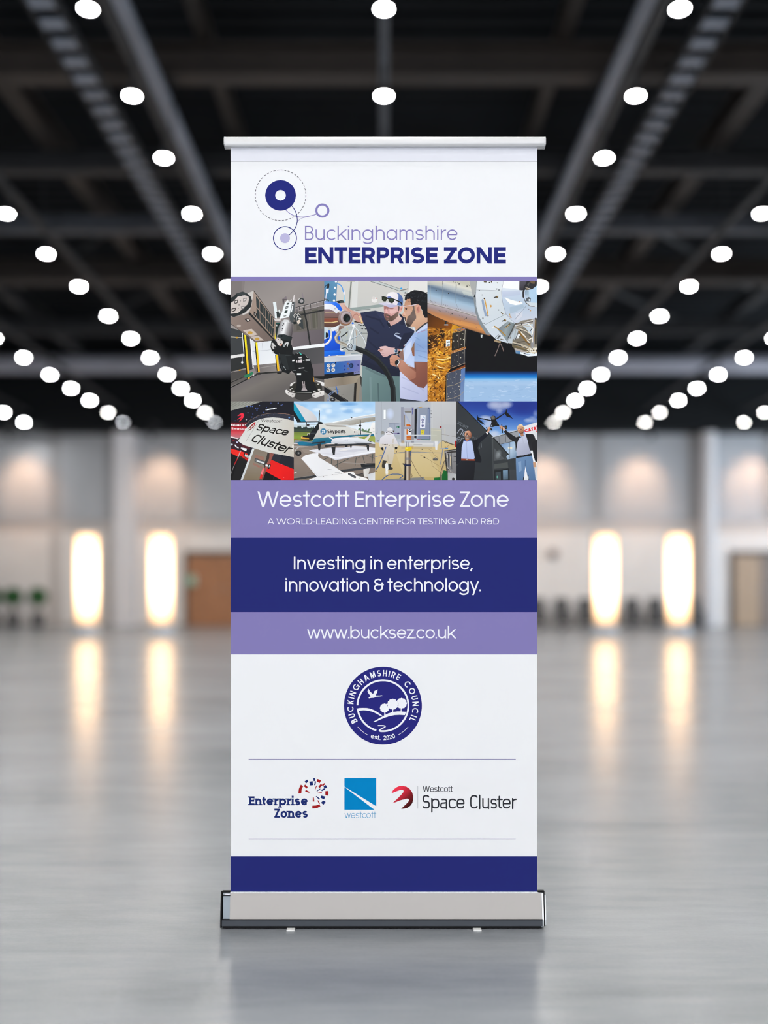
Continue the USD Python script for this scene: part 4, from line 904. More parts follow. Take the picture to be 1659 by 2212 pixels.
E('152446', 476, 1380, 32, 35); E('2a4a7a', 470, 1384, 18, 22); E('1c3f98', 378, 1388, 14); E('1c3f98', 376, 1442, 14); E('35407a', 580, 1370, 14, 16); E('10131a', 240, 1342, 9)
for x, y in ((138, 1380), (207, 1378), (132, 1450), (205, 1446)): E('e2e0da', x, y, 28); E('8d8d8a', x, y, 17); E('d5d3cd', x - 2, y - 2, 9)
L('20242c', 8, '118 1410 114 1430 130 1440'); L('20242c', 8, '172 1362 182 1354'); L('20242c', 8, '165 1474 178 1462')
F('131419', '60 1512 602 1470 608 1520 60 1584'); F('7a7fae', '514 1466 606 1450 604 1500 514 1512')
for x in (532, 560, 588): E('1d2338', x, 1482 - (x - 532) * .2, 8)
L('8f8a84', 5, '370 1502 420 1496'); F('9a8e80>857868>a39682', '60 1590 612 1518 604 1600 560 1640 60 1716', 1, '100 1640 580 1560'); F('8f8474', '556 1600 612 1530 612 1620 584 1920 530 1920'); F('23201e', '522 1640 556 1632 545 1920 508 1920'); F('3a3632', '606 1520 640 1570 632 1720 612 1640')
L('15161a', 70, '60 1730 200 1810 400 1925'); L('4a4640', 8, '100 1700 300 1830 420 1920'); L('2b66bc', 14, '246 1690 262 1740 274 1806')
for s_ in ('118 1920 140 1810 200 1762 240 1758', '140 1920 160 1820 220 1772'): L('9fb2d8', 10, s_); L('24325a', 4, s_)
for s_ in ('250 1770 320 1758', '270 1806 360 1812', '230 1740 300 1730'): L('55534f', 4, s_)
E('2a2a2c', 200, 1890, 40, 30); E('8f9298', 196, 1886, 14, 10)
# engineer in the cap: shorts, shirt, arm
F('748d8e>66807f>5c7577', '640 1390 700 1380 1000 1520 1205 1540 1205 1920 640 1920 628 1700', 1, '700 1450 1100 1850'); L('4d6366', 18, '875 1650 885 1920'); L('55696d', 30, '700 1420 860 1500 980 1540', .6); L('82999a', 30, '760 1560 770 1900', .5)
F('2a304c>252b45>1b2036', '600 592 680 580 832 560 962 590 1052 780 1180 690 1250 650 1292 790 1424 862 1390 952 1260 1112 1212 1200 1212 1542 1000 1532 850 1462 680 1392 620 1372 640 1292 650 1200 700 1060 722 900 700 822 660 760', 1, '900 650 900 1500')
for s in ('700 640 900 700 960 800', '760 820 880 900', '720 1000 850 1120', '900 1260 1180 1300', '820 1200 700 1330'): L('171b30', 26, s, .45)
F('151a2e', '1260 900 1400 880 1380 960 1250 1120 1180 1100', .6); F('161a2d', '640 1290 900 1400 1210 1440 1212 1542 1000 1532 680 1392', .5); F('343b5a', '830 566 950 590 1010 700 900 660', .5)
F('d9b5a9>cfa294>c79585', '296 452 370 444 404 500 486 556 612 600 656 742 640 762 560 730 492 660 470 585 400 562 345 545', 1, '320 450 620 740'); L('a9705c', 8, '500 660 520 620 560 610 590 640'); F('e9d9a0', '590 640 610 640 640 730 628 736', .8); F('b98574', '360 470 440 530 480 585 420 560', .5)
F('1e2427', '248 420 330 404 366 414 374 442 282 452'); F('3d4a4c', '300 410 360 416 366 436 310 440'); F('f0d34a', '622 730 650 740 640 756 618 744')
F('3a2c24', '540 722 640 740 636 752 540 736')
P.fr(690, 590, 6.9125); L('191c1e', 76, '545 1124 700 1180 860 1292 980 1432 1060 1580 1098 1720 1104 1925'); L('2c3133', 22, '560 1106 720 1168 880 1276 1000 1416 1082 1572 1120 1720 1126 1925', .9); F('9fb0bd', '510 1068 545 1080 540 1150 500 1140')
P.fr(820, 620, 15.08)
F('dcb8ae>c99b92', '300 1110 480 1060 612 900 650 950 722 1010 702 1080 560 1182 366 1274 330 1180', 1, '620 950 350 1250')
F('e0b4b0>d39f9b>b9827c', '130 600 200 620 330 660 440 650 590 610 640 640 752 620 756 680 720 770 660 822 612 900 480 1060 360 1110 230 1100 170 1030 140 900 152 860 138 760', 1, '500 650 230 1050')
F('9a6560', '140 612 250 640 350 684 480 676 440 716 350 712 290 704 262 740 240 690 190 720 152 740', .8); F('e6bcb8', '330 744 480 722 560 762 480 850 380 884 322 840', .8); F('e8b6b0', '196 760 232 716 262 800 292 846 236 862 180 850', .9); L('6a3c38', 9, '350 700 420 716'); L('8a4f4a', 12, '180 864 260 872')
F('6f544b>5d463e>7a6258', '150 872 222 880 322 902 362 962 422 932 520 862 598 790 622 822 602 940 480 1072 360 1116 230 1106 170 1030', 1, '200 900 560 900'); F('b57570', '206 942 300 956 322 996 232 990'); L('6b3a38', 8, '214 962 310 978'); F('8f6a62', '216 1022 300 1032 296 1084 232 1080', .8); F('3f2f2b', '240 1090 360 1100 460 1060 400 1120 300 1126', .7)
F('e0a498', '648 690 720 620 756 640 752 702 712 790 652 802'); F('b86a5e', '690 680 724 660 718 740 686 740', .7); F('63504e', '590 612 652 640 642 762 606 800')
F('20253c', '640 868 700 888 762 960 792 1002 792 1240 640 1202 712 1092 724 1010'); F('11162a', '640 868 700 888 748 950 710 1000 650 930'); F('151a2e', '236 1142 330 1178 366 1274 322 1330 250 1230'); E('9aa0b4', 322, 1324, 8)
F('f3eeef>e6dfe6', '214 302 260 222 340 170 440 158 542 180 602 240 614 340 602 440 572 584 400 524 262 402', 1, '260 250 560 500'); F('6880b4>4a66a0>5a78b0', '542 180 622 200 702 270 752 350 768 470 752 592 702 612 572 590 602 440 612 260', 1, '560 250 720 560'); F('6f80ba', '238 332 300 298 370 310 404 362 280 362')
F('d3cfe2>b9b4d2', '-20 528 130 508 300 498 420 540 582 590 560 622 440 662 330 672 200 622 100 582 -20 562', 1, '250 520 300 660'); L('efeaf2', 14, '240 520 420 556 540 586')
F('222a1c', '68 322 130 308 244 340 232 430 190 478 110 462 74 420'); F('36402a', '100 350 180 350 190 420 130 440', .7); F('242d22', '278 360 400 358 484 400 472 470 412 532 330 502 288 440'); F('3f4f3c', '320 390 420 390 440 440 370 470', .6); F('141618', '228 346 290 366 280 402 234 382'); L('13171a', 36, '470 405 620 468 700 512 728 590'); L('111417', 16, '70 316 130 308 240 340'); L('111417', 16, '280 362 400 362 480 402')
# hand with watch
P.fr(810, 700, 14.43)
L('c6d0e4', 15, '608 330 640 292 692 284 780 308'); F('a9b6d6', '606 334 662 336 832 428 800 478 622 372'); L('e6ecf6', 9, '640 350 700 380 800 440')
F('c48f82>a8766a', '690 770 850 788 884 830 742 942 690 932', 1, '700 780 850 900')
F('dfbcba>d2a9a6', '128 712 330 680 480 732 622 742 624 922 500 942 380 1012 280 1027 230 992 188 930 158 870 88 832 108 790 170 770 140 732', 1, '300 700 400 1000'); F('b27f6e', '88 832 170 768 270 800 160 852', .9)
for s in ('170 862 290 836', '198 930 312 900', '236 992 330 960'): L('9c6f6c', 10, s, .8)
E('c9d2d8', 655, 838, 58, 68); E('34516e', 660, 838, 44, 54); E('7fa0b8', 648, 820, 16, 20); L('1a2024', 20, '620 760 700 790'); F('14151a', '690 900 780 812 806 850 720 970'); F('2a302a', '610 930 690 910 720 960 660 960'); E('bdd2de', 815, 812, 34, 24); E('d0303a', 770, 836, 15); E('9fb8c4', 690, 945, 18)
E('cfe0ec', 945, 660, 36, 26, -40); E('d0404a', 905, 685, 14); E('3a5a4a', 1010, 590, 26, 20, -40); E('8a2a3a', 1045, 530, 14); F('10131c', '880 740 960 640 1060 500 1090 480 1040 590 930 760')
# second engineer
P.fr(690, 590, 6.9125)
F('2e3442', '1204 1862 1420 1890 1620 1890 1620 1920 1204 1920'); F('ced1ec>bfc3e0>b3b8d8', '1200 1480 1300 1372 1415 1400 1480 1560 1620 1690 1620 1890 1560 1918 1400 1896 1205 1872 1200 1700', 1, '1250 1500 1560 1880')
F('c2d0f0>a9bde4>93abd8', '1408 900 1620 752 1620 1330 1415 1322 1418 1405 1250 1330 1262 1262 1255 1150 1290 1060', 1, '1280 1200 1600 1000'); F('dfe6f8', '1290 1100 1380 1000 1370 1180 1280 1320 1262 1250', .55)
F('8a684f>93553c', '1372 1132 1420 1020 1424 1242 1392 1232', 1, '1380 1100 1410 1240'); F('9ab4da>86a2ce>a3bae0', '1420 1040 1480 880 1620 812 1620 1330 1418 1322', 1, '1500 880 1520 1320')
for s in ('1450 1050 1560 1130', '1440 1150 1600 1180', '1480 1230 1600 1270', '1440 960 1500 1000'): L('7590c2', 12, s, .55)
for s in ('1240 1560 1420 1640 1560 1760', '1230 1700 1480 1800', '1290 1460 1380 1520'): L('9fa6cc', 16, s, .5)
F('9a6654>8a5546>7d4c40', '1415 1322 1620 1328 1620 1640 1560 1718 1480 1702 1350 1602 1200 1455 1180 1405 1240 1300 1300 1382 1420 1412 1420 1330', 1, '1300 1380 1560 1650'); F('c08a74>a56c58', '1182 1405 1240 1292 1330 1390 1440 1480 1440 1560 1350 1602 1200 1458', 1, '1220 1330 1400 1560'); F('6f4438', '1420 1412 1446 1470 1440 1350 1418 1330', .7)
F('cf9880>b87c66', '1048 1272 1090 1214 1160 1228 1232 1296 1200 1402 1130 1396 1058 1366', 1, '1080 1240 1180 1390'); F('8d6a60', '1180 1208 1250 1150 1262 1300 1216 1292')
L('9a6650', 7, '1060 1290 1100 1300'); L('9a6650', 7, '1056 1330 1092 1336'); L('8b8380', 26, '1178 1296 1222 1288'); F('dadada', '1132 1320 1176 1288 1202 1330 1158 1388 1132 1366'); F('171c20', '1128 1318 1166 1294 1190 1328 1150 1380 1128 1362'); L('6a6462', 20, '1150 1385 1160 1400')
P.fr(820, 620, 15.08)
F('bd8a6c>cfa084>d7ad90>c79a7e', '846 446 900 386 1000 386 1040 590 1240 556 1332 620 1342 720 1392 800 1402 900 1570 1000 1570 1140 1400 1252 1290 1352 1190 1448 1150 1300 950 1282 870 1222 850 1160 872 1130 820 1100 832 1000 790 972 738 942 740 890 802 780 792 700 802 600 822 500', 1, '900 420 1250 1380')
F('5f5350>6d5d58>4a3e3c', '1062 600 1130 620 1142 760 1192 960 1190 1022 1090 1152 1000 1292 900 1282 860 1212 882 1100 912 960 1000 900 1060 790 1092 700', .92, '1100 650 920 1250'); F('2f2726', '846 1172 960 1202 1012 1292 900 1296 862 1230', .9); F('3f302c', '792 972 858 1000 872 1100 832 1102', .95); L('7a4a44', 10, '840 1112 870 1134')
F('cfa79c', '900 760 1020 740 1020 860 900 930 860 850', .5); F('4a3332', '826 690 900 688 884 742 850 752'); L('3a2a26', 16, '756 612 860 616'); F('e6b6a2', '760 862 826 800 842 900 790 942', .8); L('8a4a3c', 14, '770 944 812 940')
L('dccbd6', 22, '768 642 900 614 1040 600 1190 578'); L('e9dfe6', 8, '780 650 800 690'); L('4a3c40', 12, '1040 618 1130 606'); F('dda290>cf8f7e', '1188 622 1280 566 1342 640 1332 762 1280 852 1212 832 1190 722', 1, '1220 600 1290 820'); F('a8685a', '1222 660 1290 620 1300 700 1262 800 1224 760', .6); F('7a4438', '1210 700 1232 700 1226 764 1208 752'); L('ece6ec', 20, '1346 640 1376 664')
F('14161b', '816 424 828 330 880 220 980 168 1130 98 1300 118 1450 158 1570 228 1570 1000 1480 1002 1420 900 1392 762 1342 682 1332 610 1240 556 1130 566 1040 592 1012 480 1000 386 900 388 852 452')
G_ = np.random.default_rng(11)
for i in range(46):
    x, y = G_.uniform(850, 1540), G_.uniform(140, 560)
    if x < 1000 and y > 360: continue
    a = G_.uniform(0, 3.1); L(('262a31', '30343c', '0b0c10', '3a3c42')[i % 4], 16, [x, y, x + 45 * math.cos(a), y + 30 * math.sin(a), x + 70 * math.cos(a + .7), y + 55 * math.sin(a + .7)], .8)
F('d3a88e', '1360 760 1392 770 1404 900 1360 860', .8); L('25303f', 40, '1200 1436 1340 1310 1450 1220 1570 1150'); F('c6d2f0', '1200 1462 1340 1352 1570 1190 1570 1330 1400 1400 1200 1508'); F('dfe6f6', '1090 1300 1120 1330 1160 1450 1150 1490 1120 1400'); L('a8627a', 12, '1240 1500 1400 1440 1570 1395')
P.build('printed photo of two engineers at a rocket test rig')

# 3: space station, gold foil and the earth
P = Print(923.4, 607, 1160.5, 867.3)
P.fr(910, 590, 6.381); F, L, E = P.F, P.L, P.E
G_ = np.random.default_rng(5)
F('03040a', '0 0 1700 0 1700 1900 0 1900')
F('03050c>06356e>0b63b8>1c86d2>8cbfe8>a4c4e6>a9c6e6>9fbfe2', '560 1325 1620 1352 1620 1800 540 1800', 1, '1000 1345 1000 1560')
for i in range(60):
    x, y = G_.uniform(600, 1590), G_.uniform(1480, 1760)
    L(('c8daf0', '8fb2da', 'b8d0ea')[i % 3], G_.uniform(5, 16), [x, y, x + G_.uniform(20, 90), y + G_.uniform(-16, 16)], .5)
# gold foil
foil = Polygon(P.px('80 560 200 612 350 662 460 705 610 770 440 812 424 1080 400 1320 352 1382 338 1780 80 1780'))
P.paint(foil, '7a4708>b06c12>c47c18>a9680f', along='200 560 240 1760')
F('4a2604>7a4209', '80 556 200 606 440 692 420 765 300 760 80 745', 1, '100 580 300 760'); F('8a4a0c', '330 680 440 700 420 770 350 760', .8)
F('2a1603', '80 880 200 850 330 800 320 880 220 1010 80 1060', .85); F('140b03', '80 900 150 890 140 1010 80 1040'); F('1a0e03', '260 760 300 770 330 850 290 890 250 850', .8); F('160c02', '310 940 335 930 330 1120 315 1130', .8)
import itertools
pal = ['e8a22a', 'd88f1e', 'f0b548', 'b8741a', '6a3a08', '3d2105', 'c98a3a', 'f7c95a', 'a05f10', '522c06', 'e0a050', 'd19a40']
for i in range(620):
    x, y = G_.uniform(85, 430), G_.uniform(770, 1768)
    dark = (y < 1060 and x < 300 and G_.random() < .5)
    a, l, w = G_.normal(-.9 if (y > 1040 or x > 250) else .1, .75), G_.uniform(25, 85), G_.uniform(5, 15)
    if 1110 < y < 1330 and x > 170: a = G_.normal(.15, .22); l *= 1.3
    c, s_ = math.cos(a), math.sin(a)
    q = Polygon(P.px([x - c * l / 2, y - s_ * l / 2, x + s_ * w / 2, y - c * w / 2, x + c * l / 2, y + s_ * l / 2, x - s_ * w, y + c * w])).intersection(foil)
    P.paint(q, pal[4 + i % 2] if dark else pal[int(G_.integers(len(pal)))], .9)
for s_, c, w in (('200 1180 260 1195 340 1185 400 1160', 'ffe9a0', 12), ('215 1220 290 1240 380 1215', 'f8c030', 14), ('205 1275 260 1300 330 1310', 'fff0b0', 10), ('220 1330 300 1340 390 1330', 'f4b028', 14), ('160 1395 210 1415', 'ffe8a8', 12), ('240 970 262 930', 'f2b020', 14), ('250 1080 300 1110', 'ffc928', 14), ('430 700 470 740 450 780', 'f6c040', 12), ('225 1430 240 1450', 'fff2c0', 12), ('100 770 250 790', 'b8742a', 8), ('100 840 240 830', 'a8641e', 8), ('440 740 560 745', 'e9a024', 12)): L(c, w, s_, .95)
F('d8981f>a06a20', '432 705 520 730 605 770 430 815 410 790', 1, '440 740 600 780'); F('7a6a72', '480 770 600 745 612 775 500 800', .7)
# solar panels
F('b5793a', '404 1078 618 1010 612 1046 404 1116'); F('7c3c18', '345 1388 606 1262 604 1304 350 1384'); L('d2aa78', 7, '350 1384 480 1346 604 1298')
for s_, c in (('430 826 610 782 634 772 620 1002 420 1066', '272421>2b2824'), ('415 1112 612 1044 606 1240 400 1316', '26262a>2f303a'), ('350 1386 604 1304 582 1780 343 1780', '3a4050>474d5e')): F(c, s_, 1, '400 800 600 1700')
F('5777ae>7c93b8', '548 1330 606 1304 584 1780 532 1780', 1, '570 1320 560 1768'); F('16130f', '428 826 440 824 424 1062 418 1064'); F('0b0906', '338 1400 352 1390 345 1768 326 1768'); F('1b1a1a', '610 780 634 772 618 1004 604 1006')
for x in range(448, 600, 12): L('3a3733', 3, '%d %d %d %d' % (x, 822 - (x - 430) * .22, x - 12, 1060 - (x - 430) * .3), .8)
for x in range(426, 600, 12): L('3c3c42', 3, '%d %d %d %d' % (x, 1108 - (x - 415) * .33, x - 12, 1306 - (x - 415) * .38), .8)
for x in range(364, 545, 11): L('555b6c', 3, '%d %d %d 1768' % (x, 1384 - (x - 350) * .32, x - 8), .8)
for s_, w, c in (('606 782 594 1010 590 1240', 8, 'a9a294'), ('524 806 510 1036', 5, '5a4a44'), ('515 1080 508 1276', 5, '5a5250'), ('470 1350 455 1768', 4, '6a6c78'), ('350 1562 460 1540 545 1500 600 1440', 7, 'a0957e'), ('344 1740 440 1722 540 1680 590 1630', 7, 'a0957e'), ('414 1106 612 1040', 6, 'c9a070'), ('405 1312 604 1240', 6, 'c0a48a'), ('430 826 610 782', 6, 'd0a868'), ('350 1390 345 1768', 5, '8a7a66')): L(c, w, s_)
for x, y in ((447, 936), (503, 936), (545, 906), (582, 912), (495, 855), (574, 835), (460, 1020), (552, 985), (490, 1130), (575, 1100), (460, 1200), (502, 1224), (545, 1165), (432, 1278), (530, 1250), (378, 1415), (405, 1460), (362, 1465), (452, 1437), (488, 1388), (435, 1506), (545, 1403), (540, 1470), (435, 1585), (400, 1645), (450, 1640), (362, 1668), (372, 1700), (480, 1620), (530, 1605), (470, 1665), (520, 1725), (520, 1560)): E('d8d0ba', x, y, 6)
F('eef2f3', '340 925 396 917 396 1006 340 1012'); F('39434a', '350 946 392 938 392 958 372 956 350 962'); F('2f3a48', '350 990 390 975 394 1000 350 1008', .8)
for i in range(26):
    x = G_.uniform(440, 606); y = 800 - (x - 440) * .15; E(('8a7a90', 'd8a040', '6a5a5a', 'c9782a')[i % 4], x, y + G_.uniform(-18, 10), 9, 6)
for i in range(30):
    x = G_.uniform(420, 606); y = 1095 - (x - 420) * .33; E(('e0a868', '8a4a20', 'b08a9a', '5a2a14')[i % 4], x, y + G_.uniform(-12, 12), 8, 5)
# module
mod = '80 100 775 100 752 250 722 330 762 500 862 730 955 862 880 850 640 772 400 690 180 592 80 538'
F('c8c6b4>dcdace>b4bcc0>60748a>7f9ab2>a5bed2>aebccc>b4a8ac>a08a88>b88058>d08c50>8f6040', mod, 1, '440 105 280 690')
F('e2a058', '430 640 640 680 850 730 880 800 700 740 460 700', .45); F('7a92a8', '500 330 730 370 740 420 520 380', .5); F('d8dccf', '560 240 720 280 720 330 580 290', .5); F('c9c4b0', '80 100 300 100 290 180 80 160', .5)
for s_, c, w in (('295 100 290 220 284 440', '848f94', 4), ('480 100 474 400 500 470', '848f94', 4), ('80 415 440 505 790 612', '7f7a70', 7), ('80 405 440 495 790 602', 'd5d2c8', 4), ('125 105 130 400', 'aab2b2', 3), ('296 105 296 155', '3a3a38', 6), ('484 160 482 215', '3a3a38', 7), ('80 538 180 592 400 690 640 772 940 864', '5a4436', 7)): L(c, w, s_)
for x, y in ((204, 240), (376, 280), (590, 322), (522, 150), (630, 180), (535, 660), (620, 620), (425, 560)): E('2f3030', x, y, 8)
for x, y in ((440, 115), (470, 125), (500, 128), (640, 150), (655, 165), (130, 380), (150, 390), (185, 395), (300, 425), (330, 435), (355, 440), (480, 480), (510, 490), (540, 496), (710, 540), (740, 550), (240, 510), (260, 520), (400, 570), (420, 555), (590, 630), (605, 620), (740, 700), (755, 745), (770, 650), (340, 520), (370, 530), (520, 575), (560, 585)): L('6a6460', 5, [x, y, x + 8, y + 12])
F('a6a8a8', '660 100 772 100 752 250 712 330 690 230', .9); F('838c92', '716 330 736 330 756 440 800 580 868 730 950 850 900 850 800 700 745 540')
# white cone
F('dce2e6>d2dae0>cfd8e2', '765 100 1132 100 1106 260 1120 400 1166 560 1292 692 1252 782 1192 972 1040 922 940 832 862 722 792 602 752 452 746 300', 1, '900 150 1150 900'); F('e9edf0', '768 100 1130 100 1108 240 762 228', .7)
F('eef1f4>c4d2e4>b9c9da>c9d0de', '1130 100 1620 100 1620 640 1292 692 1166 560 1120 400 1106 260', 1, '1300 130 1350 640'); F('f7f8f9', '1132 100 1370 100 1380 235 1108 200 1112 160'); F('fafaf6', '1148 332 1230 366 1320 390 1392 402 1395 425 1300 442 1222 422 1180 380'); F('9fb6c8', '1220 470 1400 430 1420 470 1290 540 1220 560', .5); F('b4bcd8', '1110 250 1360 250 1370 300 1130 330', .4); F('e6e2e8', '1300 560 1400 520 1390 600 1310 660', .5)
for s_, c, w in (('1132 100 1106 260 1120 400 1166 560 1230 636 1292 692', '8f96a6', 5), ('1448 450 1290 640', '8c94a4', 6), ('762 230 1106 246', '8d959c', 5), ('862 718 1166 566', '7d868e', 5), ('765 100 748 300 754 452 792 602 862 722 940 832', '8f989e', 6)): L(c, w, s_)
L('8a9cba', 30, '845 375 862 470 890 580', .9); L('dda23c', 14, '872 352 898 470 922 588'); E('3a2c18', 868, 350, 9); E('3a2c18', 920, 590, 8)
for x, y in ((1035, 326), (1145, 650)): F('3a3a36', [x - 36, y + 8, x - 4, y - 6, x - 4, y + 12, x - 32, y + 20]); F('5a4a2a', [x - 8, y - 18, x + 26, y - 4, x + 24, y + 16, x - 4, y + 14]); E('b08a50', x + 14, y - 6, 8)
for x, y, c in ((870, 120, '6a5a3a'), (890, 122, '3a2a18'), (940, 130, '3a3a30'), (968, 122, '4a3c20'), (1050, 135, '8a9084'), (1066, 508, '7a8084'), (1040, 220, '6a7074'), (1070, 232, '5a6064'), (800, 240, '8a9296'), (840, 300, '9aa2a6'), (1105, 545, '6a6a50'), (1120, 560, '7a6a4a'), (850, 620, '5a6064'), (866, 690, '6a7074'), (1350, 396, 'b06a50'), (1505, 518, 'c9a070'), (1480, 500, '8a8490'), (1216, 568, 'c0a45a')): E(c, x, y, 10, 8)
E('c8923c', 960, 454, 9, 18); F('c8a484', '1212 590 1226 584 1248 616 1234 626'); F('78828a>93a0a4>707a7e', '1050 772 1190 664 1262 684 1292 700 1240 870 1195 962 1150 900', 1, '1080 760 1260 800'); F('4a4c4c', '1286 700 1308 704 1200 940 1180 960 1195 880')
L('5a4a2c', 22, '1160 752 1218 704'); L('c9b48a', 8, '1164 752 1214 710'); L('b08438', 15, '1008 732 1100 800 1160 862'); F('e8e8e4', '970 745 1000 730 1004 756 980 765'); L('3a3a3a', 5, '1022 888 1060 852 1098 864 1062 908 1022 888'); L('2f2f2f', 12, '1050 895 1080 868'); L('7a7060', 14, '1095 910 1130 920'); L('262626', 9, '1040 922 1190 970')
# dark gear and docking ring
F('57535c>34323a', '1352 100 1480 100 1430 240 1350 234', 1, '1380 110 1400 230'); F('b9c9da', '1420 236 1600 190 1620 470 1500 458 1440 402'); F('b3d0e8', '1480 240 1620 150 1620 470 1500 440'); F('8fa6be>a8bccc', '1428 242 1482 240 1482 310 1430 306', 1, '1430 250 1480 300')
F('2e2d30', '1455 100 1600 100 1592 172 1530 222 1440 236 1430 200'); F('6f5a40', '1500 110 1570 110 1560 150 1510 140'); F('54524e', '1448 150 1500 120 1480 180', .9); L('c9bca8', 8, '1440 200 1500 214 1450 226'); F('6a5a44', '1440 208 1500 222 1440 232')
L('2b292c', 22, '1480 108 1425 190 1404 270 1408 330'); L('3a2d26', 9, '1408 330 1440 405 1500 455 1560 462'); F('5a6066', '1446 350 1480 330 1510 345 1506 392 1448 388'); E('dce6ee', 1490, 372, 12, 14); F('e9e6e2', '1440 400 1600 410 1600 470 1500 456', .6)
# truss
F('8f887c>7a7264>9a9384', '1196 962 1290 704 1400 652 1580 624 1610 640 1610 1120 1480 1146 1300 1090 1252 982', 1, '1250 700 1550 1100'); F('c6d2dc', '1350 690 1545 680 1530 880 1440 760'); F('b9c4cc', '1235 850 1290 770 1340 780 1300 900 1230 920'); F('c2cbd2', '1196 900 1260 905 1255 968 1190 960'); F('e6e9ea', '1320 850 1370 830 1340 900 1300 905')
for c, w, s_ in (('d9d4cc', 22, '1300 720 1430 690 1560 644'), ('5c554c', 10, '1300 706 1420 690 1560 662'), ('b2a99a', 12, '1310 752 1440 712 1550 690'), ('a4a9ae', 14, '1305 730 1190 930'), ('a9adb0', 14, '1300 770 1284 920'), ('4d4f52', 9, '1330 830 1300 910'), ('e8e0d2', 18, '1340 790 1420 860 1490 960'), ('8a6428', 20, '1345 800 1400 880 1490 990'), ('6a655e', 10, '1370 760 1450 820 1520 880'), ('ded4c0', 12, '1350 760 1440 800 1530 850'), ('564f46', 12, '1310 960 1420 940 1500 970'),
              ('cdc2ac', 14, '1262 955 1380 985 1500 1030'), ('393733', 12, '1262 975 1380 1005 1480 1050'), ('9a7a4a', 14, '1260 998 1370 1025 1460 1060'), ('d5c9b4', 9, '1380 1000 1480 1040'), ('2b2925', 24, '1578 625 1578 970'), ('96764a', 9, '1570 650 1564 760'), ('8a6a3c', 9, '1562 800 1556 940'), ('a8a8ad', 26, '1552 648 1546 840 1538 960'), ('8f9094', 30, '1530 960 1532 1040'), ('f0eee8', 14, '1480 700 1540 760 1530 840'), ('3a3835', 10, '1500 800 1530 760'), ('f0e9dc', 14, '1480 920 1530 890 1530 950'), ('8d857a', 10, '1420 880 1480 930'), ('c0b8ac', 10, '1400 720 1520 740')): L(c, w, s_)
for x, y in ((1372, 790), (1440, 812), (1385, 702), (1360, 870), (1500, 860)): E('23211f', x, y, 10, 8)
F('6a6048', '1252 985 1300 1002 1450 1052 1472 1086 1300 1052 1252 1010'); F('b8afa8>a59a92', '1292 1032 1460 1082 1452 1116 1298 1064', 1, '1300 1040 1450 1100'); F('6f94ba>4f80ac', '1298 1062 1372 1084 1366 1116 1302 1108', 1, '1300 1065 1370 1110'); F('eaf0f6', '1368 1086 1480 1096 1610 1106 1610 1138 1470 1148 1400 1122 1366 1116'); F('1c2026', '1382 1092 1396 1094 1394 1106 1380 1102'); F('1c2026', '1406 1096 1440 1108 1436 1118 1408 1108'); F('a9bcd0', '1450 1110 1500 1118 1490 1130 1450 1126')
F('ddd6c6', '1452 1042 1610 1020 1610 1108 1470 1096'); 
for i in range(40):
    x, y = G_.uniform(1455, 1600), G_.uniform(1030, 1104); E(('8a7448', 'f6f2ea', '4a4038', 'c9a860', 'e8e2d6')[i % 5], x, y, 10, 7)
L('7d6c68', 11, '1080 975 1050 1060 1016 1140'); L('7a6660', 12, '1096 975 1120 1030 1136 1078'); F('c6cccc', '818 848 846 850 838 896 820 882'); F('a08a6a', '1000 915 1100 940 1090 965 1010 945'); F('c2b49a', '1020 930 1060 944 1050 950', .8)
F('26282a', '320 655 345 655 350 690 330 715'); F('8f9294', '318 702 370 704 372 722 316 722')
P.build('printed photo of a space station module above the earth')

# 4: curved sign on a stand
P = Print(498, 867.3, 634.8, 1037.2)
P.fr(490, 870, 11.06); F, L, E = P.F, P.L, P.E
F('141520>1d1e29', '0 -40 1700 -40 1700 1900 0 1900', 1, '800 0 800 1200')
F('8d8e86>9fa098', '0 -40 880 -40 560 62 0 215', 1, '100 0 500 0')
for x in range(0, 800, 90): L('74756d', 16, '%d -40 %d %d' % (x + 100, x - 120, 110 - x * .08), .6)
F('141520', '880 -40 560 62 0 215 0 260 900 60')
F('40121e>8a1220>c01c2c>d4505a>c07078', '0 440 560 470 520 560 440 650 330 850 0 820', 1, '250 440 250 820'); F('1a1420', '0 420 560 440 420 470 0 480', .6)
for x, y in ((570, 92), (612, 92), (740, 130), (720, 178), (690, 130), (778, 68), (480, 92), (885, 228), (600, 340), (640, 385), (505, 243), (620, 270), (1055, 8), (1225, 8), (1328, 48), (950, 110), (1300, 60), (200, 430)): E(('5a78d0', '8fa8e8', '44569a')[x % 3], x, y, 13, 10)
E('d8c8d0', 465, 405, 14, 12)
for i in range(8): F('e9edf4', [925 + i * 33, 155 - i * 5, 952 + i * 33, 150 - i * 5, 955 + i * 33, 180 - i * 5, 930 + i * 33, 186 - i * 5])
F('f03048>e01c34', '250 322 300 275 350 250 390 255 412 290 408 330 372 385 320 440 292 452 300 425 352 372 322 372 246 416 262 392 330 330 346 306 320 305', 1, '350 250 300 450')
FW = dict(C=4.4, X=3.3, A=4.5, D=-1.2, w=1.05, g=.5, space=1.6)
P.T('f2e8ea', 'Welcome to the', FW, 92, 512, 556, .5); P.T('f2e8ea', 't Space Clust', FW, 92, 470, 636, 3)
F('f2e4e6', '0 795 88 800 285 848 272 872 88 832', .9)
F('2c1a28>3a1a26>241722', '0 830 275 872 335 985 560 1062 560 1290 80 1096 0 1090', 1, '100 850 400 1200'); F('6a1a24', '340 985 560 1062 540 1130 380 1060', .6); L('b01c28', 14, '140 895 180 905', .7)
F('c9cedc', '0 965 150 985 122 1022 0 1006'); L('eef0f6', 26, '196 1012 222 1050 272 1078'); F('eef0f4', '360 1070 482 1096 462 1158 372 1122'); E('eeeeee', 345, 1082, 13); E('d4d4f4', 245, 945, 20)
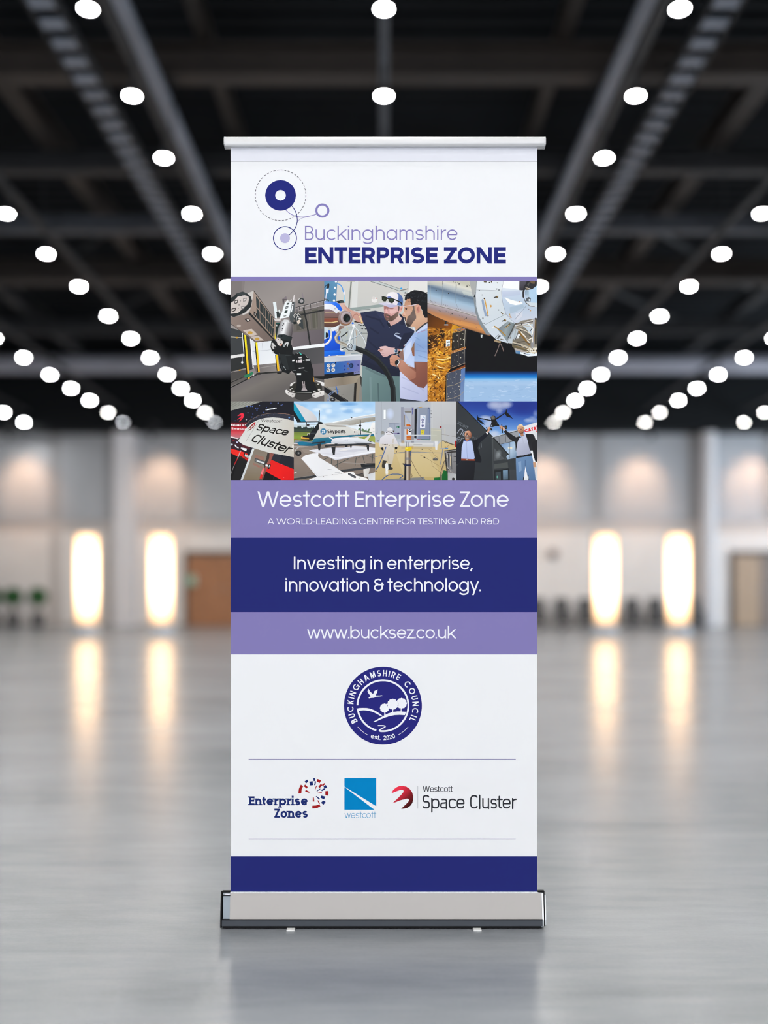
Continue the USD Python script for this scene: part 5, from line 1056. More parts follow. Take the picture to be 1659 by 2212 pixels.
F('2b2d38>333542', '430 545 560 412 760 302 960 260 1140 245 1400 260 1620 312 1620 440 1350 372 1100 346 900 366 740 412 600 482 480 590', 1, '700 300 1500 300'); L('8c7468', 7, '430 545 560 412 760 302 960 260 1140 245 1400 262 1620 316'); L('b8876a', 6, '1140 248 1400 264 1500 280')
for x, y in ((820, 306), (885, 296), (990, 302), (1120, 290), (1272, 292), (700, 350), (640, 386)): E('5a6a9a', x, y, 12, 8)
E('5a96d8', 1490, 355, 20, 16)
# stand
F('e8241c>f02a20>c81c18', '0 1080 80 1092 350 1162 500 1222 520 1332 490 1402 80 1196 0 1160', 1, '100 1100 480 1350'); F('0c0c0d', '0 1160 80 1196 490 1402 340 1870 0 1870'); F('1a1919', '300 1250 490 1380 350 1850 120 1850', .8); L('b9a8a8', 22, '330 1150 250 1340', .95); L('b01820', 22, '250 1340 180 1480'); L('8a8484', 12, '180 1480 90 1720')
F('85796b>8d8172>7d6e58', '660 1092 990 1185 905 1500 780 1870 370 1870 600 1200', 1, '700 1150 600 1850'); F('b05a4a', '680 1240 900 1300 870 1420 650 1330', .35); F('b04a40', '620 1430 860 1530 840 1580 620 1480', .3)
F('d4d8d8>aab0b0', '432 1226 545 1276 530 1330 415 1278', 1, '480 1240 470 1310'); L('1a1c1c', 26, '425 1215 412 1272'); L('2a2222', 14, '500 1332 425 1296', .6)
F('dfe3e3>c9cdcf', '608 1092 664 1092 370 1870 320 1870', 1, '620 1100 340 1850')
L('3a3c3c', 92, '692 1372 915 1450', cap='flat'); L('8f9294', 70, '692 1372 920 1448', cap='flat'); L('e2e6e6', 26, '700 1380 915 1456', cap='flat'); L('55585a', 16, '700 1346 925 1420', cap='flat'); E('3e4042', 690, 1370, 26, 48, 15); E('6a6c6c', 694, 1372, 16, 36, 15)
F('1f212b', '1118 1210 1620 1305 1620 1600 1240 1452 1050 1350'); L('2c2e3a', 8, '1310 1260 1230 1450'); F('2a2b36', '1118 1215 1300 1256 1240 1440 1060 1345', .9)
F('e0201c>ee1614>dc1214', '1000 1330 1240 1442 1620 1595 1620 1870 1330 1870 930 1640', 1, '1000 1400 1600 1800'); F('f03020', '700 1500 780 1530 760 1540', .2); F('0b0b0c', '930 1644 1345 1870 850 1870'); L('3a2a2a', 6, '1120 1760 1100 1870'); E('ff8080', 1360, 1785, 10); E('8a6ab0', 1305, 1470, 14, 10)
F('8a5248>a0564a>6a4a40', '1010 1190 1125 1220 1000 1500 930 1644 850 1870 762 1870 900 1550', 1, '1050 1200 820 1850'); F('3d3733', '975 1185 1020 1195 1012 1330 905 1560 880 1500 940 1330'); F('e86468>f08c90', '860 1560 900 1550 860 1720 830 1740 810 1690', 1, '880 1570 830 1720'); F('e02420', '810 1700 860 1720 830 1825 785 1800')
L('c4c8c8', 52, '925 1488 1005 1518', cap='flat'); L('f0f4f4', 18, '925 1484 1005 1514', cap='flat'); E('101112', 1012, 1520, 34, 66, 18); F('c2c8ca', '1010 1490 1036 1480 1020 1540 1000 1540')
# the sign itself
F('dadcd8>d6d6d1>ccc4b8', '740 410 900 366 1100 346 1350 372 1620 440 1620 1308 1400 1262 1000 1192 650 1086 400 1012 265 915 350 782 480 590 600 482', 1, '400 700 1600 1000'); F('f0ece6', '1560 1020 1600 1010 1590 1150 1550 1140', .6); F('e2e0dc', '300 900 420 760 640 1060 400 1000', .4)
F('c62a34>8a1a1e>6a1216', '475 685 590 600 655 535 640 520 560 600 500 640 600 520 660 462 684 462 676 520 640 585 570 640', 1, '660 470 490 680'); L('555555', 5, '775 410 465 910')
FS = dict(C=15.3, X=11.4, A=15.2, D=-4.4, w=2.5, r=2.7, two=True, T=13.5, hook=True, cap='round', g=1.1, ok=.72)
P.T('2c2620', 'Westcott', dict(FS, C=5.6, X=4.2, A=5.4, T=5.2, w=.8, g=.4, two=False), 815, 1314, 452, 2.5, -10)
P.T('14110f', 'Space', dict(FS, C=15, X=11.8, A=15), 690, 1440, 652, 10.5, -22); P.T('14110f', 'Cluster', dict(FS, C=18.5, X=14.4, A=19, T=17.5, w=2.9), 556, 1500, 912, 18.5, -24)
P.build('printed photo of a curved white exhibition sign on a stand')

# 5: electric aircraft and drone on an airfield
P = Print(634.8, 867.3, 810.3, 1037.2)
P.fr(630, 865, 8.967); F, L, E = P.F, P.L, P.E
G_ = np.random.default_rng(9)
F('a6cdf0>bcdaf4>d8e9f6', '0 0 1700 0 1700 700 0 700', 1, '800 20 800 500')
for x, y, rx, ry, c, a in ((1110, 70, 190, 40, '6aa2dc', .8), (1480, 90, 130, 60, '9cc8ee', .6), (1100, 215, 130, 50, '7fb0e2', .7), (800, 300, 160, 60, '9cc4ea', .5), (200, 100, 130, 50, '8fbfe8', .7), (850, 230, 120, 40, 'a6cdf0', .5), (500, 180, 110, 50, 'eef5fb', .7), (720, 210, 80, 60, 'f4f8fc', .6), (640, 110, 160, 60, 'e6f1fa', .7), (1280, 190, 120, 60, 'f2f7fb', .7), (1000, 160, 90, 40, 'eef5fa', .6), (1500, 220, 120, 40, 'd5e6f6', .6), (620, 330, 80, 60, 'f0f5fa', .5)): P.soft(c, x, y, rx, ry, 0, a)
F('e9eff4', '1030 470 1615 420 1615 640 1240 560', .8); F('b4bcbc', '42 470 300 470 440 520 440 540 42 520', .6)
F('6d7a3c>869c3c>7c9236', '0 590 460 590 460 830 0 830', 1, '200 600 200 800')
q = [0, 610, 0, 515]
for x in range(10, 440, 14): q += [x, G_.uniform(495, 535) - (8 if x < 160 else 0)]
F('2b3834', q + [440, 610]); F('4a5a44', '42 560 430 565 430 606 42 606', .5)
q = [1240, 630, 1245, 540]
for x in range(1250, 1560, 16): q += [x, G_.uniform(530, 600)]
F('64805e', q + [1560, 650]); F('8c9a3e>a0aa50', '1290 700 1480 680 1630 690 1630 830 1290 830', 1, '1300 700 1600 800')
# ground
P.fr(630, 950, 8.967)
F('877b71>8b7d72>7a6d63', '0 80 1700 80 1700 800 0 800', 1, '800 120 800 780'); F('b9b3ab', '0 118 160 118 340 130 200 150 0 150', .7); F('6f6863', '400 130 780 140 700 180 420 160', .7); F('a09488', '180 180 330 170 420 240 250 260', .5)
for i in range(46): L(('75695f', '948a80', '9c8e82')[i % 3], 8, [x := G_.uniform(50, 1600), y := G_.uniform(170, 770), x + G_.uniform(20, 70), y + 4], .5)
F('3a3c40>2f3134', '0 752 480 682 500 722 0 790', 1, '200 700 210 760'); L('8f8e8c', 6, '0 750 480 680'); F('e6e4e0', '42 640 100 625 90 640 42 655')
# aircraft
P.fr(630, 865, 8.967)
F('d4d3d8>dad8da>cfcdd0', '50 55 150 85 260 135 400 232 470 310 510 405 280 414', 1, '100 100 480 380'); F('1ba0be>0f86aa', '30 40 65 70 282 412 180 414 30 180', 1, '60 80 230 400'); F('14181b', '30 180 182 414 110 424 30 290'); L('1d2124', 13, '110 419 530 412')
L('a9adb0', 6, '340 474 520 468'); E('3a3438', 316, 475, 30, 21); L('3f4448', 8, '290 425 288 540 292 610'); L('3f4448', 14, '288 425 290 450')
F('dedcd6>d4d2cc>c4c0b8', '510 440 780 452 1050 492 1250 562 1450 622 1600 642 1630 672 1500 692 1200 722 900 742 390 805 450 690', 1, '800 460 780 740'); F('98938a', '640 468 1050 490 1060 515 860 512 690 500', .8); F('ece8e2', '1100 520 1300 600 1440 640 1200 600', .5)
F('22748c>1c6884', '430 740 800 702 1150 670 1620 652 1600 694 1250 692 900 752 390 805', 1, '500 760 1500 670')
F('171b1e', '500 455 528 470 520 562 402 772 320 785 348 640 432 538'); L('6a7074', 5, '340 632 470 632'); F('e8e4dc', '300 642 356 634 340 684 306 680'); F('16181a', '190 690 300 682 340 640 350 780 180 770'); F('dba840', '178 704 330 726 342 748 186 748'); F('e8c070', '180 712 200 690 216 700 200 730'); L('2a2a28', 5, '200 715 330 735')
L('b03a30', 7, '42 748 120 760 190 772', .9); F('8a8f92', '60 770 400 790 400 830 42 830'); F('176f90', '150 800 560 790 800 760 780 830 42 830')
F('e3e5e5>d2d4d4', '590 432 800 420 1000 380 1300 312 1630 256 1630 300 1300 352 1050 400 780 440', 1, '900 380 920 430'); F('b8b5ae>9f9a8e', '780 438 1050 402 1300 352 1630 318 1630 402 1450 412 1240 472 1100 482 900 462', 1, '1200 380 1230 470'); F('c9c6c0', '600 448 780 438 1100 470 1100 486 800 470', .9); L('f4f7f9', 13, '800 424 1010 380 1300 314 1630 260'); F('8f8466', '1340 430 1630 380 1630 402 1450 416', .8); E('4a4a4c', 1160, 334, 15, 12)
L('c2bfb8', 7, '590 456 900 470 1300 492'); L('2b3034', 8, '540 200 532 300'); L('23282b', 20, '538 250 532 420'); L('23282b', 12, '541 195 538 300'); E('1b2023', 552, 440, 50, 27); L('2b3034', 9, '524 470 528 600'); L('5a6064', 5, '528 600 530 680')
L('2d3236', 15, '1330 385 1334 470'); L('2d3236', 18, '1332 500 1336 655'); E('1c2023', 1324, 490, 28, 20); E('6a6a6a', 1228, 454, 8)
E('3e7ea6', 615, 602, 60, 62); L('eaf0f4', 11, '582 570 612 598 645 632'); L('eaf0f4', 11, '648 570 616 602 584 636'); E('3e7ea6', 615, 602, 10); L('eaf0f4', 6, '600 585 632 585 632 620 600 620 600 585')
FK = dict(C=7.8, X=5.7, A=8.0, D=-2.0, w=1.55, g=.55, r=2.3, T=7.2, hook=True)
P.T('2a2c30', 'Skyports', FK, 692, 1046, 635)
E('1f2224', 1221, 611, 15); E('9a2a32', 1298, 651, 10, 12); F('d6cfc4', '1210 640 1230 640 1230 670 1210 670')
for x in (1245, 1262, 1280): F('6a6a68', [x, 605, x + 12, 605, x + 12, 617, x, 617])
# right-hand tail and the white drone
F('f3f2f0>e9e6e2', '1500 600 1560 430 1580 420 1630 430 1630 760 1590 640', 1, '1540 500 1620 600'); L('8a8684', 5, '1570 530 1580 548 1600 540'); L('8a8684', 5, '1620 520 1632 560'); L('55524f', 8, '1575 608 1610 612'); L('55524f', 4, '1600 650 1660 650')
P.fr(630, 950, 8.967)
F('1a7496>10607e', '100 62 300 40 620 -10 770 0 760 62 400 122 160 112', 1, '300 60 320 110'); F('55524f', '60 40 300 20 400 60 100 20', .6); L('2a2d31', 26, '395 66 520 58 640 42'); F('8a8684', '160 10 400 40 400 60 160 30', .8)
L('2b2e32', 34, '660 122 780 108 1000 98 1450 84'); L('3a3d42', 10, '680 114 1000 88 1400 72'); L('2b2e32', 18, '1400 90 1610 60'); E('1d1f22', 860, 76, 28, 18); E('1d1f22', 1060, 122, 26, 18)
F('eceef2>e0e2e8>c4c8d0', '722 -52 742 -56 800 -18 900 -44 1100 -54 1280 -34 1420 -12 1620 56 1620 76 1440 62 1250 72 1000 72 820 76 762 52 770 20 800 2 760 -20 726 -34', 1, '1000 -50 1000 76'); F('aeb2ba', '1200 34 1620 62 1620 76 1250 70', .6); F('e6e2da>d6d0c6', '1408 -8 1500 -92 1536 -128 1548 -120 1470 22', 1, '1440 0 1540 -120'); L('6a6e74', 4, '1010 20 1090 22'); E('33363a', 1040, 4, 6); E('33363a', 1078, 4, 6); L('3a3d42', 14, '1480 10 1500 30 1540 40'); F('f4f5f7', '880 -38 1100 -46 1250 -30 1000 -10', .6)
# table
F('e9e9ee>dcdce4>e6e6ea', '335 202 760 152 1000 152 1200 118 1400 128 1630 158 1630 254 1400 292 1000 362 900 388 840 390 760 352 700 326 600 312 556 268 420 236', 1, '400 200 1500 280'); F('c9c9d4', '560 262 800 300 1000 270 900 262', .4); F('f6f6fa', '700 310 900 346 1400 250 1630 214 1630 236 1400 272 900 364 820 362', .7); L('b4b4bc', 6, '700 326 840 390 900 386 1400 290 1630 250'); F('bfc0cc', '900 230 1300 170 1500 190 1200 240', .5); F('f7f2ec', '1000 180 1120 176 1060 205 900 215', .6)
for s_ in ('500 82 572 70 552 202 520 204', '768 140 852 128 836 292 800 292', '1445 96 1502 94 1496 212 1470 212', '1130 108 1166 104 1160 156 1140 156'): F('2a2c2f', s_)
for s_, w in (('890 400 890 545', 17), ('620 392 694 345', 13), ('770 372 770 462', 15), ('820 512 1100 370', 13), ('1572 280 1556 442', 17), ('1252 345 1225 512', 12), ('1380 320 1412 445', 12), ('1450 300 1610 360', 8), ('1240 370 1330 330', 7)): L('4c514e', w, s_)
# big wing in front
L('3b3d41', 44, '960 605 1300 565 1630 515'); F('212427', '1335 470 1450 458 1630 456 1630 512 1400 532 1350 530'); L('4a4d52', 8, '1420 480 1600 470'); L('9b958f', 10, '1000 442 1250 455 1450 468'); L('2e3034', 14, '1200 690 1380 655')
F('4a4742', '1260 690 1400 660 1400 720 1290 706', .8); F('e6e3de>cfcbc6', '1388 572 1522 545 1472 722 1400 712', 1, '1400 600 1500 600'); F('d2d4d8>e2e3e5', '1466 672 1630 626 1630 800 1500 800', 1, '1480 690 1600 780')
F('f1f1f3>eaeaec>f2f0ee', '183 362 260 302 400 266 520 258 512 320 562 360 800 500 1010 640 1150 622 1205 630 1225 660 1250 692 1450 742 1510 800 320 800 350 762 490 718 360 560', 1, '250 350 1000 780'); L('c9c7c4', 5, '500 720 700 690 1000 650'); L('d8d8da', 8, '200 370 520 716', .9); F('a05a40', '240 440 330 540 320 545', .5)
for x, y in ((445, 762), (615, 714), (795, 680), (960, 652), (1320, 745)): E('6a6864', x, y, 7)
L('8a8c8e', 6, '690 580 720 570 780 578'); L('a9abad', 6, '840 630 930 632'); L('3c3e42', 42, '1112 662 1228 724'); L('60636a', 12, '1112 655 1160 690'); L('60636a', 12, '1170 700 1220 722')
E('1a1b1d', 130, 260, 60, 54); E('3c3c3c', 134, 258, 36, 32); E('8f8f8d', 136, 258, 14); L('bcbfc1', 14, '60 216 110 160 150 135'); L('6a6864', 9, '42 250 90 225')
P.build('printed photo of a small aircraft and white drones on an airfield')

# 6: clean room
P = Print(810.3, 867.3, 985.3, 1037.2)
P.fr(800, 860, 4.4838); F, L, E = P.F, P.L, P.E
F('b2b8c0>b4bac4>bcbec4', '0 0 900 0 900 470 0 470', 1, '60 50 600 300'); F('c6c7c9>b9b9ba', '585 0 900 0 900 480 690 410 585 400', 1, '600 60 800 400'); L('a2a8b0', 3, '110 30 110 400'); L('a2a8b0', 3, '212 30 212 300'); L('a9adb2', 3, '685 30 688 400'); L('d4d5d8', 3, '600 30 600 360')
F('d2bc88>cbb481>c0a86e', '0 420 290 462 640 470 690 412 900 470 900 850 0 850', 1, '400 430 420 790'); F('d9c89a', '250 540 560 520 700 760 330 770', .4); L('6a6458', 6, '690 405 830 460'); F('b6b8ba', '690 250 830 260 830 440 690 400', .4)
P.fr(810, 868, 18.43)
P.soft('cfdcf6', 600, 480, 170, 240, 0, .75); F('f8fbfd', '345 325 427 325 427 696 345 696'); L('8a8f98', 14, '352 712 420 712'); L('9a9ea6', 8, '360 310 400 310')
F('9ba3b4>aab2c2', '552 855 1010 855 1002 1470 780 1410 560 1100', 1, '560 900 1000 1200'); L('848c9c', 18, '560 858 1005 862'); L('8a92a2', 14, '1000 870 1000 1450'); L('8a92a0', 12, '790 870 790 1200'); F('2a6a52', '868 975 972 975 972 1048 868 1048'); F('7fb4a0', '885 990 912 990 912 1035 885 1035'); F('dfe4ee', '930 890 970 870 985 885 950 905'); F('7a6a9a', '740 1250 880 1240 980 1270 970 1290 740 1290'); F('2c2a5a', '880 1240 960 1230 990 1262 890 1282'); F('a9b0ae', '780 1330 1000 1320 1000 1480 840 1490', .6)
E('8c8a84', 305, 1220, 76, 58); F('9c9c9a', '230 1220 380 1220 380 1310 230 1310', .6); L('7d8084', 14, '20 1040 88 1040 88 1250 20 1250'); F('1f1c18', '70 1545 168 1545 168 1575 70 1580')
F('8c8fa0>9a9dac', '1040 205 1150 205 1152 1640 1042 1640', 1, '1050 300 1150 300'); F('a4a5ae>8f909a', '1450 210 1560 210 1552 1640 1440 1640', 1, '1450 300 1550 1500'); F('a8a8b4', '1150 255 1452 255 1452 345 1150 345'); F('7d7a74', '1170 360 1440 360 1440 436 1200 436'); L('a8b0c8', 62, '1165 430 1250 590 1385 815'); F('8a7f74', '1160 500 1195 520 1195 990 1160 990'); F('9a9ca8', '1150 1000 1450 1000 1450 1086 1150 1086'); F('c9cbd0', '1195 1090 1250 1090 1250 1530 1195 1530')
F('c9661a', '1250 900 1395 900 1440 985 1250 985'); F('a02a34', '1370 940 1440 945 1440 985 1360 985'); F('cc6c20', '1255 1090 1310 1090 1320 1330 1255 1330'); F('e4e4ea', '1310 1090 1450 1090 1450 1320 1330 1320'); E('14151a', 1395, 1140, 60); E('e4e4ea', 1400, 1130, 28); F('e4e4ea', '1410 1100 1470 1080 1470 1140 1410 1130'); F('c8641c', '1255 1345 1445 1345 1445 1505 1255 1505'); F('d0a070', '1255 1440 1445 1440 1445 1470 1255 1470', .6); F('5f646c', '1440 1090 1560 1090 1560 1300 1440 1300', .25)
for y in (235, 300, 365, 430): L('36459a', 16, '1470 %d 1520 %d 1475 %d' % (y + 10, y + 35, y + 60)); L('36459a', 12, '1510 %d 1480 %d' % (y, y + 30))
P.fr(800, 860, 4.4838)
F('1a1c22', '428 104 450 100 448 392 426 388'); L('6a6e78', 4, '432 150 432 350'); F('9098a8>8a94aa>7c88a4', '450 90 580 90 584 402 446 396', 1, '460 100 580 380'); L('b9c0cc', 4, '462 95 460 390'); L('6a7488', 5, '572 95 574 395'); L('d0a040', 5, '475 88 500 86'); L('3a4056', 6, '450 96 470 92'); E('3a3c44', 565, 96, 6); F('6a7aa8', '552 92 580 92 582 240 556 240', .4)
for y in (125, 152, 185): E('3a3c44', 588, y, 4)
F('e6e9f2', '484 165 536 168 530 292 480 286')
FO = dict(C=4.8, X=4, A=5, D=-1, w=1.2, g=.45)
P.paint(affinity.translate(affinity.rotate(text_shape('OHB', FO, 0, 18.2, 0), 90, origin=(0, 0)), 910.7, 904.0), '232f72')
P.paint(ring(915.9, 901.0, 1.3, .8), '3f86b8'); P.paint(line([(917.2, 901.5), (917.0, 906), (916.6, 909)], .7), '6a9cc8')
F('dac93a', '490 306 526 306 523 353 488 353'); L('6a6630', 3, '500 318 512 318'); L('6a6630', 3, '498 335 510 336')
L('caccd0', 8, '345 358 640 360'); L('c4c6cc', 8, '332 410 650 410'); L('a3282c', 7, '452 401 490 402'); L('2a6a3a', 8, '492 402 575 404'); F('d8d8d8>c9c6c0', '278 430 612 434 606 470 290 467', 1, '300 435 300 468'); F('c8a060', '300 440 330 440 330 410 300 410', .5); L('8a8a86', 4, '420 448 500 450'); F('e2e2e4', '622 412 652 412 648 502 630 502'); F('b9a680', '300 470 600 472 600 495 300 490', .6); F('c9a050', '380 466 420 466 410 490 376 490', .7)
F('b9b89a', '585 290 690 300 690 420 590 420', .5); L('d0ccb4', 5, '590 310 690 318'); L('d0ccb4', 5, '722 290 724 440'); L('8a8a80', 4, '690 300 690 470'); F('8a2a2a', '672 272 690 274 690 292 672 290'); L('8a8278', 3, '690 350 830 375')
# person in white overalls, seen from behind
P.fr(810, 948, 9.217)
F('ddd6ca>d2c8b8>c9bda8', '80 75 150 12 200 -40 330 -40 400 20 475 112 442 172 390 182 372 350 342 505 258 502 250 442 158 432 170 330 182 182 108 172 76 130', 1, '220 0 260 480'); F('b9ab92', '262 300 272 440 252 440 248 320', .6); F('b8ab94', '330 30 360 60 380 180 350 170', .5)
F('1c1c1f', '108 180 166 164 172 232 140 226'); F('1c1c1f', '394 164 452 160 440 206 398 212'); F('383531', '155 428 234 440 202 512 208 588 150 582 134 545'); F('34332f', '254 500 328 505 322 560 362 576 350 608 268 616'); F('f0f4fa', '192 520 235 470 262 500 270 600 220 640 205 590', .85); P.soft('f2f6fc', 235, 660, 35, 70, 0, .9)
for x, y in ((160, 105), (190, 118), (215, 115), (242, 108), (283, 128)): E('3a342c', x, y, 11, 9)
L('3e639e', 17, '220 160 180 275 112 440 60 560 10 620'); L('4a70a8', 10, '10 356 90 342 170 325'); L('c08a80', 8, '30 400 100 360', .5); L('2a5690', 15, '130 835 180 780 240 735 350 702 470 702 540 722 555 745 490 790'); L('6d7894', 11, '390 288 590 262 860 262 1100 278 1330 282'); E('22201c', 45, 575, 12, 16); E('22201c', 20, 642, 12); E('2a2622', 425, 258, 12)
P.fr(810, 868, 18.43)
F('e6e4ea>d6d2d6', '170 1680 200 1500 210 1440 400 1300 420 1190 480 1180 690 1180 732 1280 824 1450 890 1600 920 1680', 1, '500 1200 520 1659'); F('c4b8a4', '700 1480 760 1460 740 1659 690 1659', .6); E('e3e2e4', 598, 1112, 112, 96); F('c9c6c6', '490 1140 700 1130 690 1180 500 1190', .7); L('22242c', 30, '452 1222 530 1196 640 1216 722 1272'); L('b9b2a8', 12, '450 1290 560 1310 680 1280'); F('57483f', '722 1140 762 1160 756 1222 716 1220')
# gas cylinder and gear
P.fr(810, 948, 9.217)
F('7f7f80', '215 802 560 785 972 764 1015 840 205 840'); F('584a3c>a49484>d0c4ac>8a7664>6a5846>9c8e78', '596 232 726 222 722 520 702 840 618 840 592 500', 1, '596 400 724 400'); F('6a7080', '600 370 724 370 722 420 600 420', .5); F('3a5484', '700 224 726 222 722 340 696 330', .7); E('e4c41e', 665, 200, 70, 42); E('f4de50', 640, 185, 26, 14); E('6a5a18', 657, 202, 9); L('55565a', 9, '628 62 630 160'); L('55565a', 9, '664 72 664 160')
L('14161c', 34, '604 515 598 840', cap='flat'); L('1b2244', 26, '600 522 720 522', cap='flat'); E('1b2244', 604, 518, 24, 28); F('3a3a38', '548 484 590 496 590 520 560 516'); L('5a4a38', 8, '722 430 800 580 880 720 950 790'); L('3a3228', 9, '720 690 740 740 725 770')
F('0f6c2c>0b5a24', '1180 776 1290 766 1340 700 1368 624 1445 640 1455 840 1180 840', 1, '1200 760 1440 800'); F('8f8d8e>7a787a', '1376 236 1640 205 1640 720 1450 690 1400 500', 1, '1400 260 1600 680'); L('22201f', 14, '1385 240 1640 208'); 
for s_, c, w in (('1400 290 1420 520 1440 680', '2f2d2c', 24), ('1460 300 1470 560', '2c2a2a', 14), ('1520 280 1530 600', '4a4848', 12), ('1440 270 1610 255', '35312f', 26), ('1500 360 1505 540', 'd9c6a0', 14), ('1440 320 1450 380', 'd0c8b8', 12), ('1570 350 1640 355', '2a2828', 14), ('1560 460 1640 450', '3a3836', 10), ('1450 600 1560 690 1640 690', '1f1e1e', 12), ('1440 560 1500 640 1540 670', 'b9b2a8', 10), ('1300 840 1312 660 1372 460', '6b5c50', 16), ('1330 840 1335 660 1385 470', '8a7a6c', 8), ('1370 460 1440 380', '4a423c', 9), ('1352 200 1330 350 1305 505', '85878f', 20), ('1300 195 1440 185', '9aa2b4', 14), ('900 320 1000 370 1130 450 1310 560', '8a7858', 6), ('1130 450 1140 540 1260 630 1300 670', '8a7858', 7), ('1060 200 1130 240 1180 320 1270 390', '8a7858', 6), ('1330 40 1330 180', '8a8a80', 7)): L(c, w, s_)
F('a9a9aa>bdbdbd', '1450 668 1640 700 1640 840 1450 840', 1, '1460 700 1620 800'); F('5c5b59', '1148 402 1200 368 1258 404 1240 432 1160 432'); E('8a8a8a', 1205, 385, 20, 12); E('3a302a', 985, 370, 16, 14); E('3a302a', 940, 208, 14, 9); F('4a80b8', '1385 180 1460 180 1450 206 1400 202'); E('c9a040', 1402, 165, 16, 16); L('a06a3a', 7, '1410 175 1470 130'); E('2a2826', 1560, 800, 30, 26)
F('a81e1c', '1590 40 1640 28 1640 160 1590 160'); L('2a2622', 8, '1380 60 1590 130')
P.build('printed photo of a clean room with a person in white overalls')

# 7: two men holding up a drone
P = Print(985.3, 867.3, 1160.5, 1037.2)
P.fr(800, 860, 4.4838); F, L, E = P.F, P.L, P.E
F('20388e>2a4aa0>4a78c4>78a4dc>9cc0e6', '800 0 1700 0 1700 480 800 480', 1, '1300 40 1280 420'); P.soft('1b2c84', 1480, 90, 160, 90, 0, .7)
for x, y, rx, ry, a in ((1240, 70, 120, 60, .75), (1330, 60, 60, 40, .6), (1180, 60, 60, 40, .4), (1110, 190, 60, 30, .7), (1160, 230, 70, 60, .7), (1120, 270, 50, 40, .5), (1250, 130, 40, 30, .5), (1530, 215, 50, 25, .6), (1570, 190, 40, 20, .4), (1200, 350, 60, 40, .8), (1360, 330, 70, 20, .7), (1600, 150, 30, 40, .4), (1590, 220, 50, 30, .5)): P.soft('cfd2e2', x, y, rx, ry, 0, a)
F('2f3338>363a3e>2c3034', '800 20 838 26 1185 372 1195 620 1195 850 800 850', 1, '850 100 1150 600'); L('17181a', 8, '836 26 1000 190 1190 380'); F('4a4640', '832 28 845 40 834 300', .6)
P.fr(980, 870, 16.59)
FT = dict(C=7, X=5.4, A=7.4, D=-2, w=.62, g=.55, T=7)
P.T('7d848c', 'stcott', FT, 112, 530, 740, 30, -6); P.T('9ea2b0', 'no', dict(FT, C=13, X=13, A=17, w=1.5, g=1.2), 112, 470, 1090, 24, -10); P.T('868c98', 'en', dict(FT, C=11, X=11, A=15, w=1.3, g=.8), 60, 330, 1370, 16, -10); P.T('60666e', 'est', dict(FT, X=4.4, A=6), 640, 830, 1265, 20, -6); L('5a6068', 24, '900 1520 930 1640', .8); L('6a7078', 20, '990 1470 1000 1600', .8)
P.fr(800, 860, 4.4838)
F('4a4e50>3a3e42', '1175 384 1440 306 1440 850 1190 850', 1, '1200 420 1300 780'); F('84878c>9a9ca2', '1188 384 1440 318 1440 402 1256 446', 1, '1200 400 1430 360'); L('c9ccd0', 6, '1178 380 1440 306'); F('7f9dc4>b4c8dc>6f8aa8', '1256 450 1420 412 1420 575 1330 594', 1, '1280 460 1410 580'); E('ece4cc', 1354, 482, 22, 10); L('4a4e54', 4, '1350 425 1350 580'); L('5a5e64', 4, '1246 370 1248 440'); L('5a5e64', 4, '1310 350 1312 425'); L('1d1f21', 12, '1190 384 1260 460 1335 545'); F('3a3e40', '1190 390 1330 545 1300 600 1190 612'); F('64686c', '1196 480 1300 590 1200 608', .5); P.soft('b8c0c4', 1240, 545, 30, 50, 20, .5); F('33373a', '1190 612 1440 580 1440 690 1200 700'); F('565a58', '1200 640 1330 622 1335 672 1202 684', .7); F('1d2124', '1200 700 1345 680 1352 850 1200 850'); F('7896ae>4a5a68', '1284 700 1332 694 1334 790 1286 792', 1, '1290 700 1330 790'); F('3a444a', '1212 720 1262 712 1264 800 1214 800'); E('5a9a8a', 1230, 765, 8, 12)
# drone
P.fr(980, 870, 16.59)
L('131416', 38, '890 552 1100 590 1345 640'); F('151618', '828 530 850 430 874 520 945 545 925 600 1000 660 1140 808 1000 745 880 665 830 600'); L('e0e4ee', 26, '930 620 1000 690', .0) if False else None
F('131417', '1322 500 1400 462 1490 480 1512 590 1560 690 1625 800 1660 850 1520 832 1400 872 1310 870 1352 700 1342 640'); F('7a746a>5c5852', '1345 490 1420 470 1476 500 1480 600 1360 606', 1, '1350 500 1480 560'); E('2a2a2c', 1565, 770, 24); F('c9d4e4', '1340 820 1370 780 1385 800 1350 850', .8); L('131416', 40, '1490 600 1660 480')
P.fr(1070, 870, 17.46)
L('121316', 36, '-10 645 120 560 385 372'); F('121315', '345 372 388 345 400 255 430 255 442 360 540 460 655 590 640 605 600 572 418 512 368 425'); F('121315', '-40 690 60 740 140 830 130 880 -40 860'); E('5a5a60', 62, 800, 14); E('141516', 405, 930, 36, 78); E('6a6040', 405, 930, 12, 26); L('131416', 26, '290 900 380 920')
